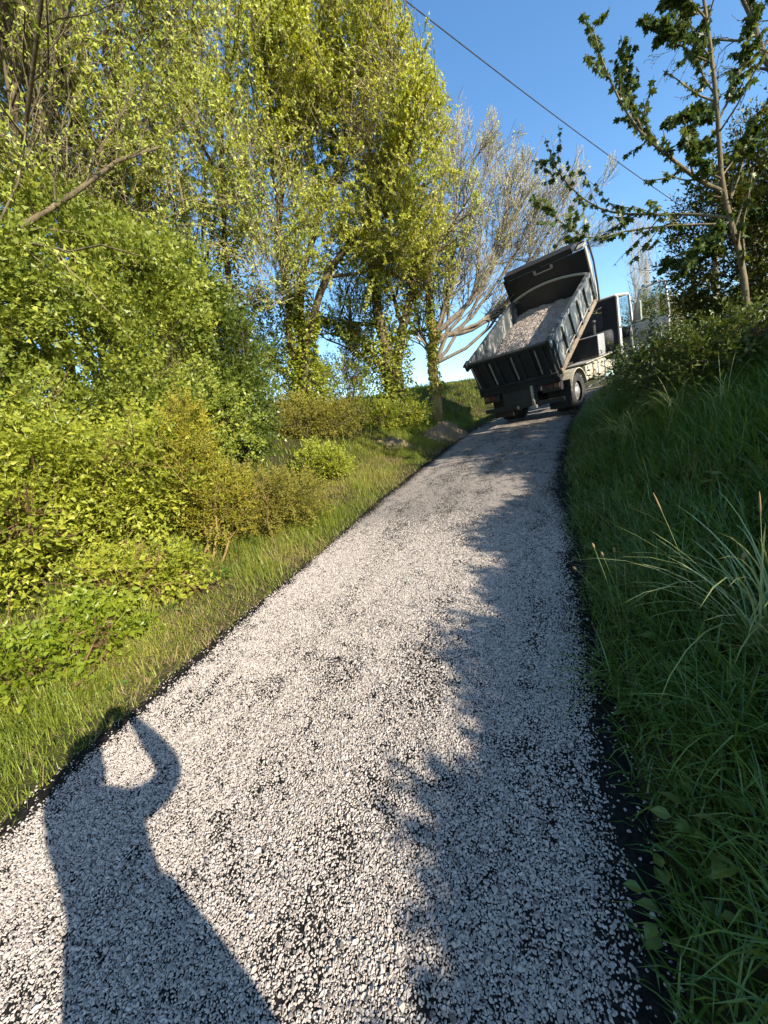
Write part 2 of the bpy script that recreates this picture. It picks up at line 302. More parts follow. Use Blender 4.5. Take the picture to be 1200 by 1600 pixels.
def height(x, y):
    sh = np.shape(x); x = np.asarray(x, float).ravel(); y = np.asarray(y, float).ravel()
    S, U, K = su(x, y)
    zc = np.interp(S, SL, ZC); w = WD[K]
    dd = np.hypot(x - CX[K], y - CY[K]); uo = np.where(np.abs(U) > 0.3, dd, np.abs(U)) - w
    uo = uo + np.clip(1.2 - uo, 0, 1) * (0.15 * (fbm(x * 1.9 + 33, y * 1.9 + 33, 17) - .5) + 0.09 * (fbm(x * 8 + 33, y * 8 + 33, 19) - .5))
    left = np.interp(uo, [-9, -.05, .10, .35, 1.0, 2.0, 3.0, 5, 14, 60], [-.06, -.06, -.02, .06, .28, .85, 1.4, 1.7, 1.2, -4])
    right = np.interp(uo, [-9, -.05, .07, .13, .5, 1.3, 2.7, 4, 9, 25, 80], [-.06, -.06, -.04, .0, .20, .68, 1.35, 1.62, 1.7, .5, -4])
    z = zc + np.where(U < 0, left, right)
    z += 0.05 * (fbm(x * 5 + 50, y * 5 + 50, 13) - .5) * np.clip(1 - np.abs(uo - .12) / .15, 0, 1)
    off = np.clip((uo - 0.05) / 0.6, 0, 1)
    z += off * (0.16 * (fbm(x * 0.9 + 50, y * 0.9 + 50, 11) - 0.5) + 0.10 * (fbm(x * 3 + 50, y * 3 + 50, 15) - 0.5))
    d = np.hypot(x - 2, y - 6); z -= np.clip(d - 10.5, 0, 60) * 0.13 * np.clip((d - 10.5) / 6, 0, 1)
    far = np.clip((d - 40) / 60, 0, 1)
    z = z * (1 - far) + far * (-9 + 5 * fbm(x * 0.012 + 90, y * 0.012 + 90, 21))
    return z.reshape(sh)
def hz(x, y): return float(height(np.array([x]), np.array([y]))[0])

gx = np.concatenate([-9 - np.geomspace(0.4, 900, 26)[::-1], np.arange(-9, 13.01, 0.125), 13 + np.geomspace(0.4, 900, 26)])
gy = np.concatenate([-8 - np.geomspace(0.4, 900, 22)[::-1], np.arange(-8, 19.01, 0.15), 19 + np.geomspace(0.4, 900, 28)])
X, Y = np.meshgrid(gx, gy, indexing='ij'); Z = height(X, Y)
nx_, ny_ = X.shape; I = np.arange(nx_ * ny_).reshape(nx_, ny_)
me = fast_mesh('ground', np.stack([X, Y, Z], -1).reshape(-1, 3), [np.stack([I[:-1, :-1], I[1:, :-1], I[1:, 1:], I[:-1, 1:]], -1).reshape(-1, 4)], M['ground'], smooth=True)
tag(link('ground', me), 'grassy banks and verge soil either side of the lane', None, None, 'structure')

def bareness(s, u):
    """how much tar shows between the chips: drag streaks along the lane and ragged edges"""
    w = np.interp(s, SL, WD); e = np.abs(u) / w
    st = fbm(s * 0.55 + 20, u * 4.5 + 20, 31); sp = fbm(s * 2.6 + 20, u * 3.4 + 20, 35); fi = vnoise(s * 14, u * 14, 39)
    b = 0.02 + 0.55 * np.clip((st - 0.58) / 0.25, 0, 1) * (0.35 + 0.65 * sp) + 0.30 * np.clip((sp - 0.62) / 0.2, 0, 1) + 0.55 * np.clip((fi - .55) / .45, 0, 1)
    b += 0.35 * np.exp(-((u + 0.35 * w) / 0.12) ** 2) * sp + 0.3 * np.exp(-((u - 0.25 * w) / 0.13) ** 2) * sp
    edge = (w - np.abs(u)) + 0.16 * (fbm(s * 3 + 7, u * 0.5 + 7, 41) - 0.5)
    b = np.clip(b, 0, 0.58)
    return np.where(edge < 0.14, np.clip(1.0 - (edge + 0.02) / 0.16 * (1 - b), b, 1.01), b)
rs = np.arange(0.5, SL[-1] - 0.3, 0.10); ru = np.linspace(-1.0, 1.0, 56)
RS, RU = np.meshgrid(rs, ru, indexing='ij'); RW = np.interp(RS, SL, WD) + 0.26
RUU = RU * RW; P = road_point(RS, RUU); P[..., 2] -= 0.05 * np.clip((np.abs(RUU) - RW + 0.14) / 0.14, 0, 1)
nI = np.arange(P.shape[0] * P.shape[1]).reshape(P.shape[:2])
road_me = fast_mesh('road', P.reshape(-1, 3), [np.stack([nI[:-1, :-1], nI[1:, :-1], nI[1:, 1:], nI[:-1, 1:]], -1).reshape(-1, 4)[:, ::-1]], M['road'], smooth=True)
CH0, CH1 = S0 - 0.35, S0 + 4.9
FAR = np.clip((RS - CH1 + 1.3) / 1.3, 0, 1) + np.clip((CH0 + 0.3 - RS) / 0.3, 0, 1)
for nm, A in (('far', np.clip(FAR, 0, 1)), ('bare', bareness(RS, RUU))):
    a = road_me.attributes.new(nm, 'FLOAT', 'POINT'); a.data.foreach_set('value', A.ravel().astype(np.float32))
road = tag(link('road', road_me), 'narrow lane freshly sealed with pale stone chips on black tar', None, None, 'structure')

# ------------------------------------------------------------------ template placement
def basis(d, up):
    """frames with Y along d and Z near up"""
    y = nrm(d); x = nrm(np.cross(y, up)); z = np.cross(x, y)
    return np.stack([x, y, z], -1)           # columns
def place(T, F, pos, R, sc):
    """T (v,3) template, F (f,k); pos (n,3); R (n,3,3); sc (n,) or (n,3)"""
    sc = np.asarray(sc); sc = sc[:, None] if sc.ndim == 1 else sc
    V = np.einsum('nij,nvj->nvi', R, T[None] * sc[:, None, :] if sc.shape[1] == 3 else T[None] * sc[:, None, :]) + pos[:, None]
    n, v = V.shape[:2]
    return V.reshape(-1, 3), (F[None] + (np.arange(n) * v)[:, None, None]).reshape(-1, F.shape[1])
def rand_unit(rng, n):
    return nrm(rng.normal(size=(n, 3)))
LEAF4 = (np.array([(0, 0, 0), (-.28, .45, .06), (0, 1, -.04), (.28, .45, .06)], float), np.array([(0, 1, 2), (0, 2, 3)]))
LEAF3 = (np.array([(-.30, .12, 0), (.30, .30, .05), (0, 1, -.05)], float), np.array([(0, 1, 2)]))
LEAFN = (np.array([(0, 0, 0), (-.16, .5, .03), (0, 1, -.12), (.16, .5, .03)], float), np.array([(0, 1, 2), (0, 2, 3)]))
LEAF6 = (np.array([(0, 0, 0), (-.33, .28, .05), (-.30, .62, .05), (0, 1, -.08), (.30, .62, .05), (.33, .28, .05), (0, .45, -.03)], float),
         np.array([(0, 1, 6), (1, 2, 6), (2, 3, 6), (3, 4, 6), (4, 5, 6), (5, 0, 6)]))
_ma = [(0, 0), (-.18, .10), (-.52, .16), (-.30, .34), (-.46, .66), (-.20, .60), (0, 1.0), (.20, .60), (.46, .66), (.30, .34), (.52, .16), (.18, .10)]
MAPLE = (np.array([(x, y, -0.10 * (x * x) * 4) for x, y in _ma] + [(0, .32, .03)], float), np.array([(i, (i + 1) % 12, 12) for i in range(12)]))
def merge(parts):
    """[(V, F tri), ...] -> V, F"""
    Vs, Fs, o = [], [], 0
    for V, F in parts:
        Vs.append(V); Fs.append(F + o); o += len(V)
    return np.concatenate(Vs), np.concatenate(Fs)

# ------------------------------------------------------------------ stone chips
rng = np.random.default_rng(5)
def chip_template(r, sides=4):
    a = np.sort(np.arange(sides) / sides * 2 * math.pi + r.normal(size=sides) * 0.22)
    q = r.uniform(.82, 1.15, sides); el = r.uniform(1.0, 1.45)
    ring = np.stack([np.cos(a) * q * 0.5 * el, np.sin(a) * q * 0.5 / el, np.full(sides, -0.08)], -1)
    h = r.uniform(.34, .52)
    t1 = np.array([.17 * el, r.uniform(-.1, .1), h]); t2 = np.array([-.2 * el, r.uniform(-.1, .1), h * r.uniform(.7, 1)])
    V = np.concatenate([ring, [t1, t2]]); F = []
    near = [0 if np.linalg.norm(V[i, :2] - t1[:2]) < np.linalg.norm(V[i, :2] - t2[:2]) else 1 for i in range(sides)]
    for i in range(sides):
        j = (i + 1) % sides; a_ = sides + near[i]; b_ = sides + near[j]
        F.append((i, j, b_))
        if a_ != b_: F.append((i, b_, a_))
    return V, np.array(F)
TEMPL = [chip_template(rng) for _ in range(4)]
NV = 14; cm = []
for i in range(NV):
    T, Fc = chip_template(rng, 6); T = T.copy(); T[:6, 2] -= .05
    bm = bmesh.new(); vs = [bm.verts.new(v) for v in T]
    for f in Fc: bm.faces.new([vs[j] for j in f])
    bmesh.ops.bevel(bm, geom=bm.edges[:], offset=.035, segments=1, affect='EDGES')
    me = bpy.data.meshes.new('stone_chip'); bm.to_mesh(me); bm.free(); me.materials.append(M['chip'])
    tone = (.02, .2, .35, .42, .48, .52, .56, .6, .64, .7, .76, .84, .92, 1.)[i]
    a = me.attributes.new('rnd', 'FLOAT', 'FACE'); a.data.foreach_set('value', np.full(len(me.polygons), tone, np.float32)); cm.append(me)
cs = 0.0063
s_ = np.arange(CH0, CH1, cs); u_ = np.arange(-1.76, 1.76, cs)
Sg, Ug = np.meshgrid(s_, u_, indexing='ij'); Sg = (Sg + rng.uniform(-.6, .6, Sg.shape) * cs).ravel(); Ug = (Ug + rng.uniform(-.6, .6, Ug.shape) * cs).ravel()
k = ((rng.random(len(Sg)) > bareness(Sg, Ug)) | (rng.random(len(Sg)) < .03)) & (np.abs(Ug) < np.interp(Sg, SL, WD) + 0.20)
fade = np.clip((Sg - CH1 + 1.3) / 1.3, 0, 1); k &= rng.random(len(Sg)) > fade; Sg, Ug = Sg[k], Ug[k]
Pc = road_point(Sg, Ug)
q = Pc - CAM; dpt = q @ fwd; ix = 600 + F_PX * (q @ RT) / np.maximum(dpt, .05); iy = 800 - F_PX * (q @ UP) / np.maximum(dpt, .05)
k = Sg > S0 - .35
Sg, Ug, Pc, iy, ix, dpt = Sg[k], Ug[k], Pc[k], iy[k], ix[k], dpt[k]
n = len(Sg); sz = np.clip(rng.lognormal(math.log(0.0086), 0.32, n), 0.004, 0.021)
yaw = rng.uniform(-math.pi, math.pi, n); eul = np.stack([rng.normal(.12, .26, n), rng.normal(0, .26, n), yaw], -1)
Pc[:, 2] += sz * 0.06 + np.where(rng.random(n) < .15, sz * .3, 0)
inside = (dpt > .3) & (ix > 0) & (ix < 1200) & (iy < 1600) & (iy > 1250)
order = np.argsort(np.where(inside, Pc[:, 0] ** 2 + Pc[:, 1] ** 2 - 3000 * sz ** 1.0 * .3, 1e9)); big = order[:300]; rest = np.setdiff1d(np.arange(n), big)
vi = rng.integers(0, NV, n); src = {}
for j, i in enumerate(big):
    o = bpy.data.objects.new('stone_chip', cm[j % NV]); COL.objects.link(o); o.parent = road
    o.location = tuple(float(v) for v in Pc[i]); o.rotation_euler = tuple(float(v) for v in eul[i]); o.scale = (float(sz[i] * 1.1),) * 3
    src.setdefault(j % NV, o)
pm_ = bpy.data.meshes.new('loose_chips'); pm_.vertices.add(len(rest)); pm_.vertices.foreach_set('co', Pc[rest].astype(np.float32).ravel())
for nm, ty, A in (('chip_rot', 'FLOAT_VECTOR', eul), ('chip_size', 'FLOAT', sz), ('chip_kind', 'INT', vi)):
    a = pm_.attributes.new(nm, ty, 'POINT'); a.data.foreach_set('vector' if ty == 'FLOAT_VECTOR' else 'value', A[rest].astype(np.int32 if ty == 'INT' else np.float32).ravel())
pm_.materials.append(M['chip'])
ng = bpy.data.node_groups.new('scatter_chips', 'GeometryNodeTree')
ng.interface.new_socket('Geometry', in_out='INPUT', socket_type='NodeSocketGeometry'); ng.interface.new_socket('Geometry', in_out='OUTPUT', socket_type='NodeSocketGeometry')
gi = ng.nodes.new('NodeGroupInput'); go = ng.nodes.new('NodeGroupOutput'); ip = ng.nodes.new('GeometryNodeInstanceOnPoints'); g2 = ng.nodes.new('GeometryNodeGeometryToInstance')
for i in reversed(range(NV)):
    oi = ng.nodes.new('GeometryNodeObjectInfo'); oi.inputs['Object'].default_value = src[i]; ng.links.new(oi.outputs['Geometry'], g2.inputs[0])
def named(nm, ty):
    a = ng.nodes.new('GeometryNodeInputNamedAttribute'); a.data_type = ty; a.inputs['Name'].default_value = nm; return a.outputs[0]
ip.inputs['Pick Instance'].default_value = True
ng.links.new(gi.outputs[0], ip.inputs['Points']); ng.links.new(g2.outputs[0], ip.inputs['Instance']); ng.links.new(named('chip_kind', 'INT'), ip.inputs['Instance Index'])
ng.links.new(named('chip_rot', 'FLOAT_VECTOR'), ip.inputs['Rotation']); ng.links.new(named('chip_size', 'FLOAT'), ip.inputs['Scale']); ng.links.new(ip.outputs[0], go.inputs[0])
chips = link('loose_chips', pm_, road); tag(chips, kind='stuff'); chips.modifiers.new('scatter', 'NODES').node_group = ng
print('chips', n)

# ------------------------------------------------------------------ grass
def blades(rng, pos, h, w, lean_dir, lean, curve, segs=2):
    """bent tapering strips; arrays over n blades"""
    n = len(pos); ts = np.linspace(0, 1, segs + 1)
    side = np.stack([-lean_dir[:, 1], lean_dir[:, 0], np.zeros(n)], -1)
    rows = []
    for t in ts[:-1]:
        ang = lean + curve * t
        # integrate a bending stalk
        rows.append((t, ang))
    P = [pos]; cur = pos
    for i in range(segs):
        ang = lean + curve * (ts[i] + 0.5 / segs)
        step = (h / segs)[:, None] * (np.cos(ang)[:, None] * np.array([0, 0, 1.0]) + np.sin(ang)[:, None] * lean_dir)
        cur = cur + step; P.append(cur)
    V = []
    for i in range(segs):
        ww = (w * (1 - 0.55 * ts[i]) * 0.5)[:, None] * side
        V += [P[i] - ww, P[i] + ww]
    V.append(P[-1]); V = np.stack(V, 1); nv = V.shape[1]
    q = np.array([(2 * i, 2 * i + 1, 2 * i + 3, 2 * i + 2) for i in range(segs - 1)]).reshape(-1, 4); t_ = np.array([(2 * segs - 2, 2 * segs - 1, 2 * segs)])
    o = (np.arange(n) * nv)[:, None, None]
    return V.reshape(-1, 3), (q[None] + o).reshape(-1, 4), (t_[None] + o).reshape(-1, 3)
def hdir(rng, n, bias=None):
    a = rng.random(n) * 2 * math.pi; d = np.stack([np.cos(a), np.sin(a), np.zeros(n)], -1)
    if bias is not None: d = d + np.array(bias); d[:, 2] = 0
    return nrm(d)
def scatter(rng, n, x0, x1, y0, y1, ok):
    x = rng.uniform(x0, x1, n); y = rng.uniform(y0, y1, n); S, U, K = su(x, y)
    uo = np.hypot(x - CX[K], y - CY[K]) - WD[K]
    uo = uo + np.clip(1.2 - uo, 0, 1) * (0.15 * (fbm(x * 1.9 + 33, y * 1.9 + 33, 17) - .5) + 0.09 * (fbm(x * 8 + 33, y * 8 + 33, 19) - .5))
    az = np.degrees(np.arctan2(x, y))
    m_ = ok(x, y, S - S0, U, uo, az); x, y, uo, U = x[m_], y[m_], uo[m_], U[m_]
    z = height(x, y); return np.stack([x, y, z - 0.015], -1), uo, U
def grass_obj(name, label, rng, pos, h, w, lean, curve, mat, segs=2, bias=None, rv=None):
    n = len(pos); V, Q, T = blades(rng, pos, h, w, hdir(rng, n, bias), lean, curve, segs)
    rv = rng.random(n) if rv is None else rv
    F = ([Q] if len(Q) else []) + [T]; R_ = ([np.repeat(rv, segs - 1)] if len(Q) else []) + [rv]
    return tag(link(name, fast_mesh(name, V, F, mat, R_)), label, 'grass', None, 'stuff')
rng = np.random.default_rng(11)
# left verge
p, uo, U = scatter(rng, 850000, -6.5, 4.0, 0.2, 13, lambda x, y, s, U, uo, az: (U < 0) & (uo > 0.02 + 0.10 * rng.random(len(x)) ** 2) & (uo < 1.7) & (s > 0.1) & (az > -58) & (rng.random(len(x)) < np.clip(0.30 + uo * 1.6, 0, 1)) & (rng.random(len(x)) < 1.1 - 0.07 * s))
tall = fbm(p[:, 0] * 1.6 + 30, p[:, 1] * 1.6 + 30, 51); dry = fbm(p[:, 0] * 1.1 + 70, p[:, 1] * 1.1 + 70, 55)
h = (0.04 + 0.42 * tall ** 2.0 * np.clip(uo / 0.45, .3, 1)) * rng.uniform(.5, 1.5, len(p)); n = len(p)
rv = np.clip(rng.random(n) * .75 + np.where(rng.random(n) < np.clip((dry - .44) * 3.2, 0, .8), .45, 0), 0, 1)
grass_obj('verge_grass', 'short sunlit grass verge along the open left edge of the lane', rng, p, h, rng.uniform(.004, .0075, n), np.abs(rng.normal(.4, .4, n)), rng.uniform(.2, 1.8, n), M['grass'], 2, None, rv); print('verge', n)
# matted dead stalks lying in the verge
p, uo, U = scatter(rng, 200000, -6.5, 3.5, 0.2, 11, lambda x, y, s, U, uo, az: (U < 0) & (uo > 0.05) & (uo < 1.6) & (s > 0.1) & (az > -58) & (rng.random(len(x)) < np.clip((fbm(x * 1.1 + 70, y * 1.1 + 70, 55) - .36) * 2.2, .04, .8)))
n = len(p); p[:, 2] += rng.uniform(0, .07, n)
grass_obj('dead_grass', 'straw-coloured dead grass matted through the sunlit verge', rng, p, rng.uniform(.06, .22, n), rng.uniform(.003, .006, n), rng.uniform(.9, 1.5, n), rng.uniform(-.3, .6, n), M['straw'], 2); print('dead', n)
# right bank
p, uo, U = scatter(rng, 330000, 0.2, 9.5, -0.6, 12.5, lambda x, y, s, U, uo, az: (U > 0) & (uo > 0.01 + 0.10 * rng.random(len(x))) & (uo < 4.2) & (az < 60) & (az > 15) & (rng.random(len(x)) < np.clip(.45 + uo * 2.2, 0, 1)) & (rng.random(len(x)) < np.clip(1.25 - 0.085 * np.hypot(x, y), .35, 1)))
n = len(p); tall = fbm(p[:, 0] * 1.3 + 10, p[:, 1] * 1.3 + 10, 61)
h = (0.08 + 0.40 * tall * np.clip(uo / .45, .38, 1)) * rng.uniform(.6, 1.35, n)
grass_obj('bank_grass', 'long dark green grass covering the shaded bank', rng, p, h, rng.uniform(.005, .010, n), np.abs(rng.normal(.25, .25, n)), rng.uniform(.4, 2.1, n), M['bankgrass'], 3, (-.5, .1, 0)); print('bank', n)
p, uo, U = scatter(rng, 9000, 0.4, 8.5, -0.4, 11, lambda x, y, s, U, uo, az: (U > 0) & (uo > 0.12) & (uo < 3.6) & (az < 58) & (az > 15) & (fbm(x * 1.2 + 25, y * 1.2 + 25, 151) > .47))
n = len(p); grass_obj('straw_stalks', 'dry straw stalks caught among the long grass of the bank', rng, p, rng.uniform(.15, .6, n), rng.uniform(.0025, .006, n), rng.uniform(.3, 1.2, n), rng.uniform(.0, 1.4, n), M['straw'], 3, (-.4, 0, 0)); print('straw', n)
# sunlit rise left of the truck, and around the foot of the trees
p, uo, U = scatter(rng, 38000, -6, 8, 6.5, 16.5, lambda x, y, s, U, uo, az: (U < 0) & (uo > 1.0) & (uo < 6.5) & (az > -28) & (az < 30))
n = len(p); h = rng.uniform(.08, .26, n) * (.5 + fbm(p[:, 0] * 1.5, p[:, 1] * 1.5 + 9, 65))
grass_obj('hill_grass', 'bright grass on the low rise beside the trees', rng, p, h, np.full(n, .016), np.abs(rng.normal(.35, .3, n)), rng.uniform(.2, 1.2, n), M['hillgrass'], 2)

# ------------------------------------------------------------------ the tipper truck
class MB:
    def __init__(s): s.bm = bmesh.new()
    def box(s, x0, x1, y0, y1, z0, z1, bev=0.008, rot=None, piv=None):
        r = bmesh.ops.create_cube(s.bm, size=1.0); vs = r['verts']
        bmesh.ops.scale(s.bm, vec=(x1 - x0, y1 - y0, z1 - z0), verts=vs)
        bmesh.ops.translate(s.bm, vec=((x0 + x1) / 2, (y0 + y1) / 2, (z0 + z1) / 2), verts=vs)
        if bev:
            es = list({e for v in vs for e in v.link_edges}); g = bmesh.ops.bevel(s.bm, geom=es, offset=bev, segments=1, affect='EDGES', clamp_overlap=True)
            vs = list({v for f in g['faces'] for v in f.verts} | {v for v in vs if v.is_valid})
        if rot: bmesh.ops.rotate(s.bm, cent=piv or (0, 0, 0), matrix=rot, verts=vs)
        return s
    def tube(s, pts, r, seg=8, cap=True):
        pts = [Vector(p) for p in pts]; rings = []
        for i, p in enumerate(pts):
            t = (pts[min(i + 1, len(pts) - 1)] - pts[max(i - 1, 0)]).normalized(); a = Vector((0, 0, 1)) if abs(t.z) < .9 else Vector((1, 0, 0))
            x = t.cross(a).normalized(); y = t.cross(x); rr = r[i] if isinstance(r, (list, tuple)) else r
            rings.append([s.bm.verts.new(p + x * math.cos(k / seg * 2 * math.pi) * rr + y * math.sin(k / seg * 2 * math.pi) * rr) for k in range(seg)])
        for a, b in zip(rings, rings[1:]):
            for k in range(seg): s.bm.faces.new((a[k], a[(k + 1) % seg], b[(k + 1) % seg], b[k]))
        if cap: s.bm.faces.new(rings[0][::-1]); s.bm.faces.new(rings[-1])
        return s
    def lathe_x(s, prof, c, seg=28):
        """profile (x, radius) turned about the x axis through c"""
        rings = []
        for x, r in prof:
            rings.append([s.bm.verts.new((c[0] + x, c[1] + r * math.cos(k / seg * 2 * math.pi), c[2] + r * math.sin(k / seg * 2 * math.pi))) for k in range(seg)])
        for a, b in zip(rings, rings[1:]):
            for k in range(seg): s.bm.faces.new((a[k], a[(k + 1) % seg], b[(k + 1) % seg], b[k]))
        return s
    def prism(s, poly, x0, x1, axis='x'):
        """polygon in (y,z) extruded along x, or in (x,z) extruded along y"""
        f = (lambda p, q: (q, p[0], p[1])) if axis == 'x' else (lambda p, q: (p[0], q, p[1]))
        a = [s.bm.verts.new(f(p, x0)) for p in poly]; b = [s.bm.verts.new(f(p, x1)) for p in poly]; n = len(poly)
        for i in range(n): s.bm.faces.new((a[i], a[(i + 1) % n], b[(i + 1) % n], b[i]))
        s.bm.faces.new(a[::-1]); s.bm.faces.new(b); return s
    def build(s, name, mat, parent, xf=None, smooth=False):
        if xf is not None: bmesh.ops.transform(s.bm, matrix=xf, verts=s.bm.verts[:])
        bmesh.ops.recalc_face_normals(s.bm, faces=s.bm.faces[:])
        me = bpy.data.meshes.new(name); s.bm.to_mesh(me); s.bm.free(); me.materials.append(M[mat])
        if smooth:
            me.polygons.foreach_set('use_smooth', np.ones(len(me.polygons), bool))
        o = bpy.data.objects.new(name, me); COL.objects.link(o); o.parent = parent; return o
TH, TP, TR = math.radians(47.87), math.radians(8.86), math.radians(1.3)
tf = np.array([math.sin(TH) * math.cos(TP), math.cos(TH) * math.cos(TP), math.sin(TP)]); tr_ = np.array([math.cos(TH), -math.sin(TH), 0]); tu = np.cross(tr_, tf)
tr2 = tr_ * math.cos(TR) - tu * math.sin(TR); tu2 = tu * math.cos(TR) + tr_ * math.sin(TR)
TO = np.array([4.456, 10.045, 1.775])
TM = Matrix([[tr2[i], tf[i], tu2[i], TO[i]] for i in range(3)] + [[0, 0, 0, 1]])
truck = empty('tipper_truck', (0, 0, 0), 'tipper truck with white cab and worn dark bed raised to tip', 'truck'); truck.matrix_world = TM
TIP = math.radians(26.5)
BX = Matrix.Translation((0, -1.08, 1.035)) @ Matrix.Rotation(TIP, 4, 'X')
HW, BL = 0.985, 3.04
# bed floor with bearers
b = MB().box(-HW + .05, HW - .05, 0.02, BL, -.05, 0)
bed = b.build('tipper_bed', 'steelworn', truck, BX)
b = MB()
for x in (-.36, .36): b.box(x - .05, x + .05, -.02, BL - .1, -.20, -.053)
b.build('bed_beam', 'blacksteel', bed, BX)
for i in range(8):
    v = .12 + i * .40; MB().box(-HW + .03, HW - .03, v - .035, v + .035, -.125, -.052).build('cross_bearer', 'blacksteel', bed, BX)
def side(s):
    sd_ = MB().prism([(0.02, -.06), (BL, -.06), (BL, .58), (0.02, .70)], s * (HW - .045), s * HW).build('side_panel', 'bedpaint', truck, BX)
    top = lambda v: .70 - .12 * v / BL
    r = MB(); r.prism([(0.0, .68), (BL, .56), (BL, .64), (0.0, .76)], s * (HW - .06), s * (HW + .035)); r.build('top_rail', 'bedpaint', sd_, BX)
    MB().box(min(s * HW, s * (HW + .04)), max(s * HW, s * (HW + .04)), .02, BL, -.10, .02).build('bottom_rail', 'rust' if s > 0 else 'bedpaint', sd_, BX)
    for v in (.06, .62, 1.18, 1.74, 2.30, 2.86):
        w_ = .085 if v in (.06, 2.86) else .06
        MB().prism([(v, .02), (v + w_ * 2, .02), (v + w_ * 1.6, top(v) - .02), (v + w_ * .4, top(v) - .02)], min(s * (HW + .002), s * (HW + .05)), max(s * (HW + .002), s * (HW + .05))).build('rib', 'bedpaint', sd_, BX)
    MB().tube([(s * (HW + .03), .45, .12), (s * (HW + .03), 2.5, .10)], .012, 6).build('tie_bar', 'rim_pale', sd_, BX)
    return sd_
side(1); side(-1)
# tailgate
tg = MB().box(-HW + .05, HW - .05, -.055, -.005, -.02, .70).build('tailgate', 'gatepaint_wallshade', truck, BX)
MB().box(-HW + .03, HW - .03, -.10, -.0, .68, .75).build('top_rail', 'gatepaint_wallshade', tg, BX)
MB().box(-HW + .03, HW - .03, -.11, -.0, -.06, .03).build('bottom_rail', 'gatepaint_wallshade', tg, BX)
for i, x in enumerate(np.linspace(-.80, .80, 7)):
    MB().prism([(x - .045, .03), (x + .045, .03), (x + .03, .68), (x - .03, .68)], -.095, -.056, 'y').build('rib', 'gatepaint_wallshade', tg, BX)
for x in (-.88, -.42, .12, .66): MB().box(x - .009, x + .009, -.100, -.057, .06, .64, .003).build('scraped_strip', 'rim_pale', tg, BX)
for s in (-1, 1):
    MB().box(s * .985 - .035, s * .985 + .035, -.13, .05, .60, .80).build('hinge_bracket', 'blacksteel', tg, BX)
    MB().tube([(s * 1.0, -.10, .74), (s * 1.05, -.10, .74)], .03, 8).build('hinge_pin', 'chrome', tg, BX)
MB().box(-HW, HW, -.10, .10, -.20, -.075).build('tail_beam', 'blacksteel', truck, BX)
# front wall painted dark as shade, with an arched pale rim, black headboard and rolled-cover housing above it
arch = [(x, .60 + .17 * (1 - (x / HW) ** 2)) for x in np.linspace(-HW + .05, HW - .05, 15)]
fw = MB().prism([(-HW + .05, -.05), (HW - .05, -.05)] + arch[::-1], BL - .045, BL - .002, 'y').build('front_wall', 'gatepaint_wallshade', truck, BX)
MB().tube([(x, BL - .03, w + .01) for x, w in arch], .032, 8).build('arched_rim', 'rim_pale', fw, BX)
hb = MB().box(-HW - .02, HW + .02, BL + .01, BL + .05, .0, 1.16).build('headboard', 'blackpanel', truck, BX)
MB().box(-HW - .02, HW - .25, BL + .02, BL + .34, 1.165, 1.30).build('cover_housing', 'blackpanel', hb, BX)
MB().box(HW - .22, HW - .02, BL + .05, BL + .30, 1.17, 1.21).build('cover_arm', 'rim_pale', hb, BX)
MB().tube([(HW - .2, BL + .05, 1.20), (HW - .12, BL + .08, 1.29), (HW + .02, BL + .08, 1.30)], .02, 6).build('cover_tube', 'blacksteel', hb, BX)
for x in (-.20, .22): MB().box(x - .03, x + .03, BL - .01, BL + .02, 1.05, 1.14, .004).build('cover_latch', 'rim_pale', hb, BX)
MB().box(-.20, .22, BL - .004, BL + .008, 1.04, 1.065, .002).build('latch_bar', 'chrome', hb, BX)
for s in (-1, 1):
    MB().box(s * (HW + .03) - .02, s * (HW + .03) + .02, BL - .02, BL + .10, -.1, 1.20).build('headboard_post', 'rim_pale' if s > 0 else 'blackpanel', hb, BX)
MB().tube([(HW + .085, BL + .1, 1.28), (HW + .095, BL + .14, .8), (HW + .10, BL + .02, .3), (HW + .09, BL - .1, -.1)], .022, 8).build('air_hose', 'rubber', hb, BX)
# hydraulic ram between chassis and bed
hp = BX @ Vector((0, 2.3, -.15))
MB().tube([(0, .75, .75), (0, (hp.y + .75) / 2, (hp.z + .75) / 2)], .075, 12).build('ram_cylinder', 'blacksteel', truck, None, True)
MB().tube([(0, (hp.y + .75) / 2, (hp.z + .75) / 2), tuple(hp)], .05, 12).build('ram_rod', 'chrome', truck, None, True)
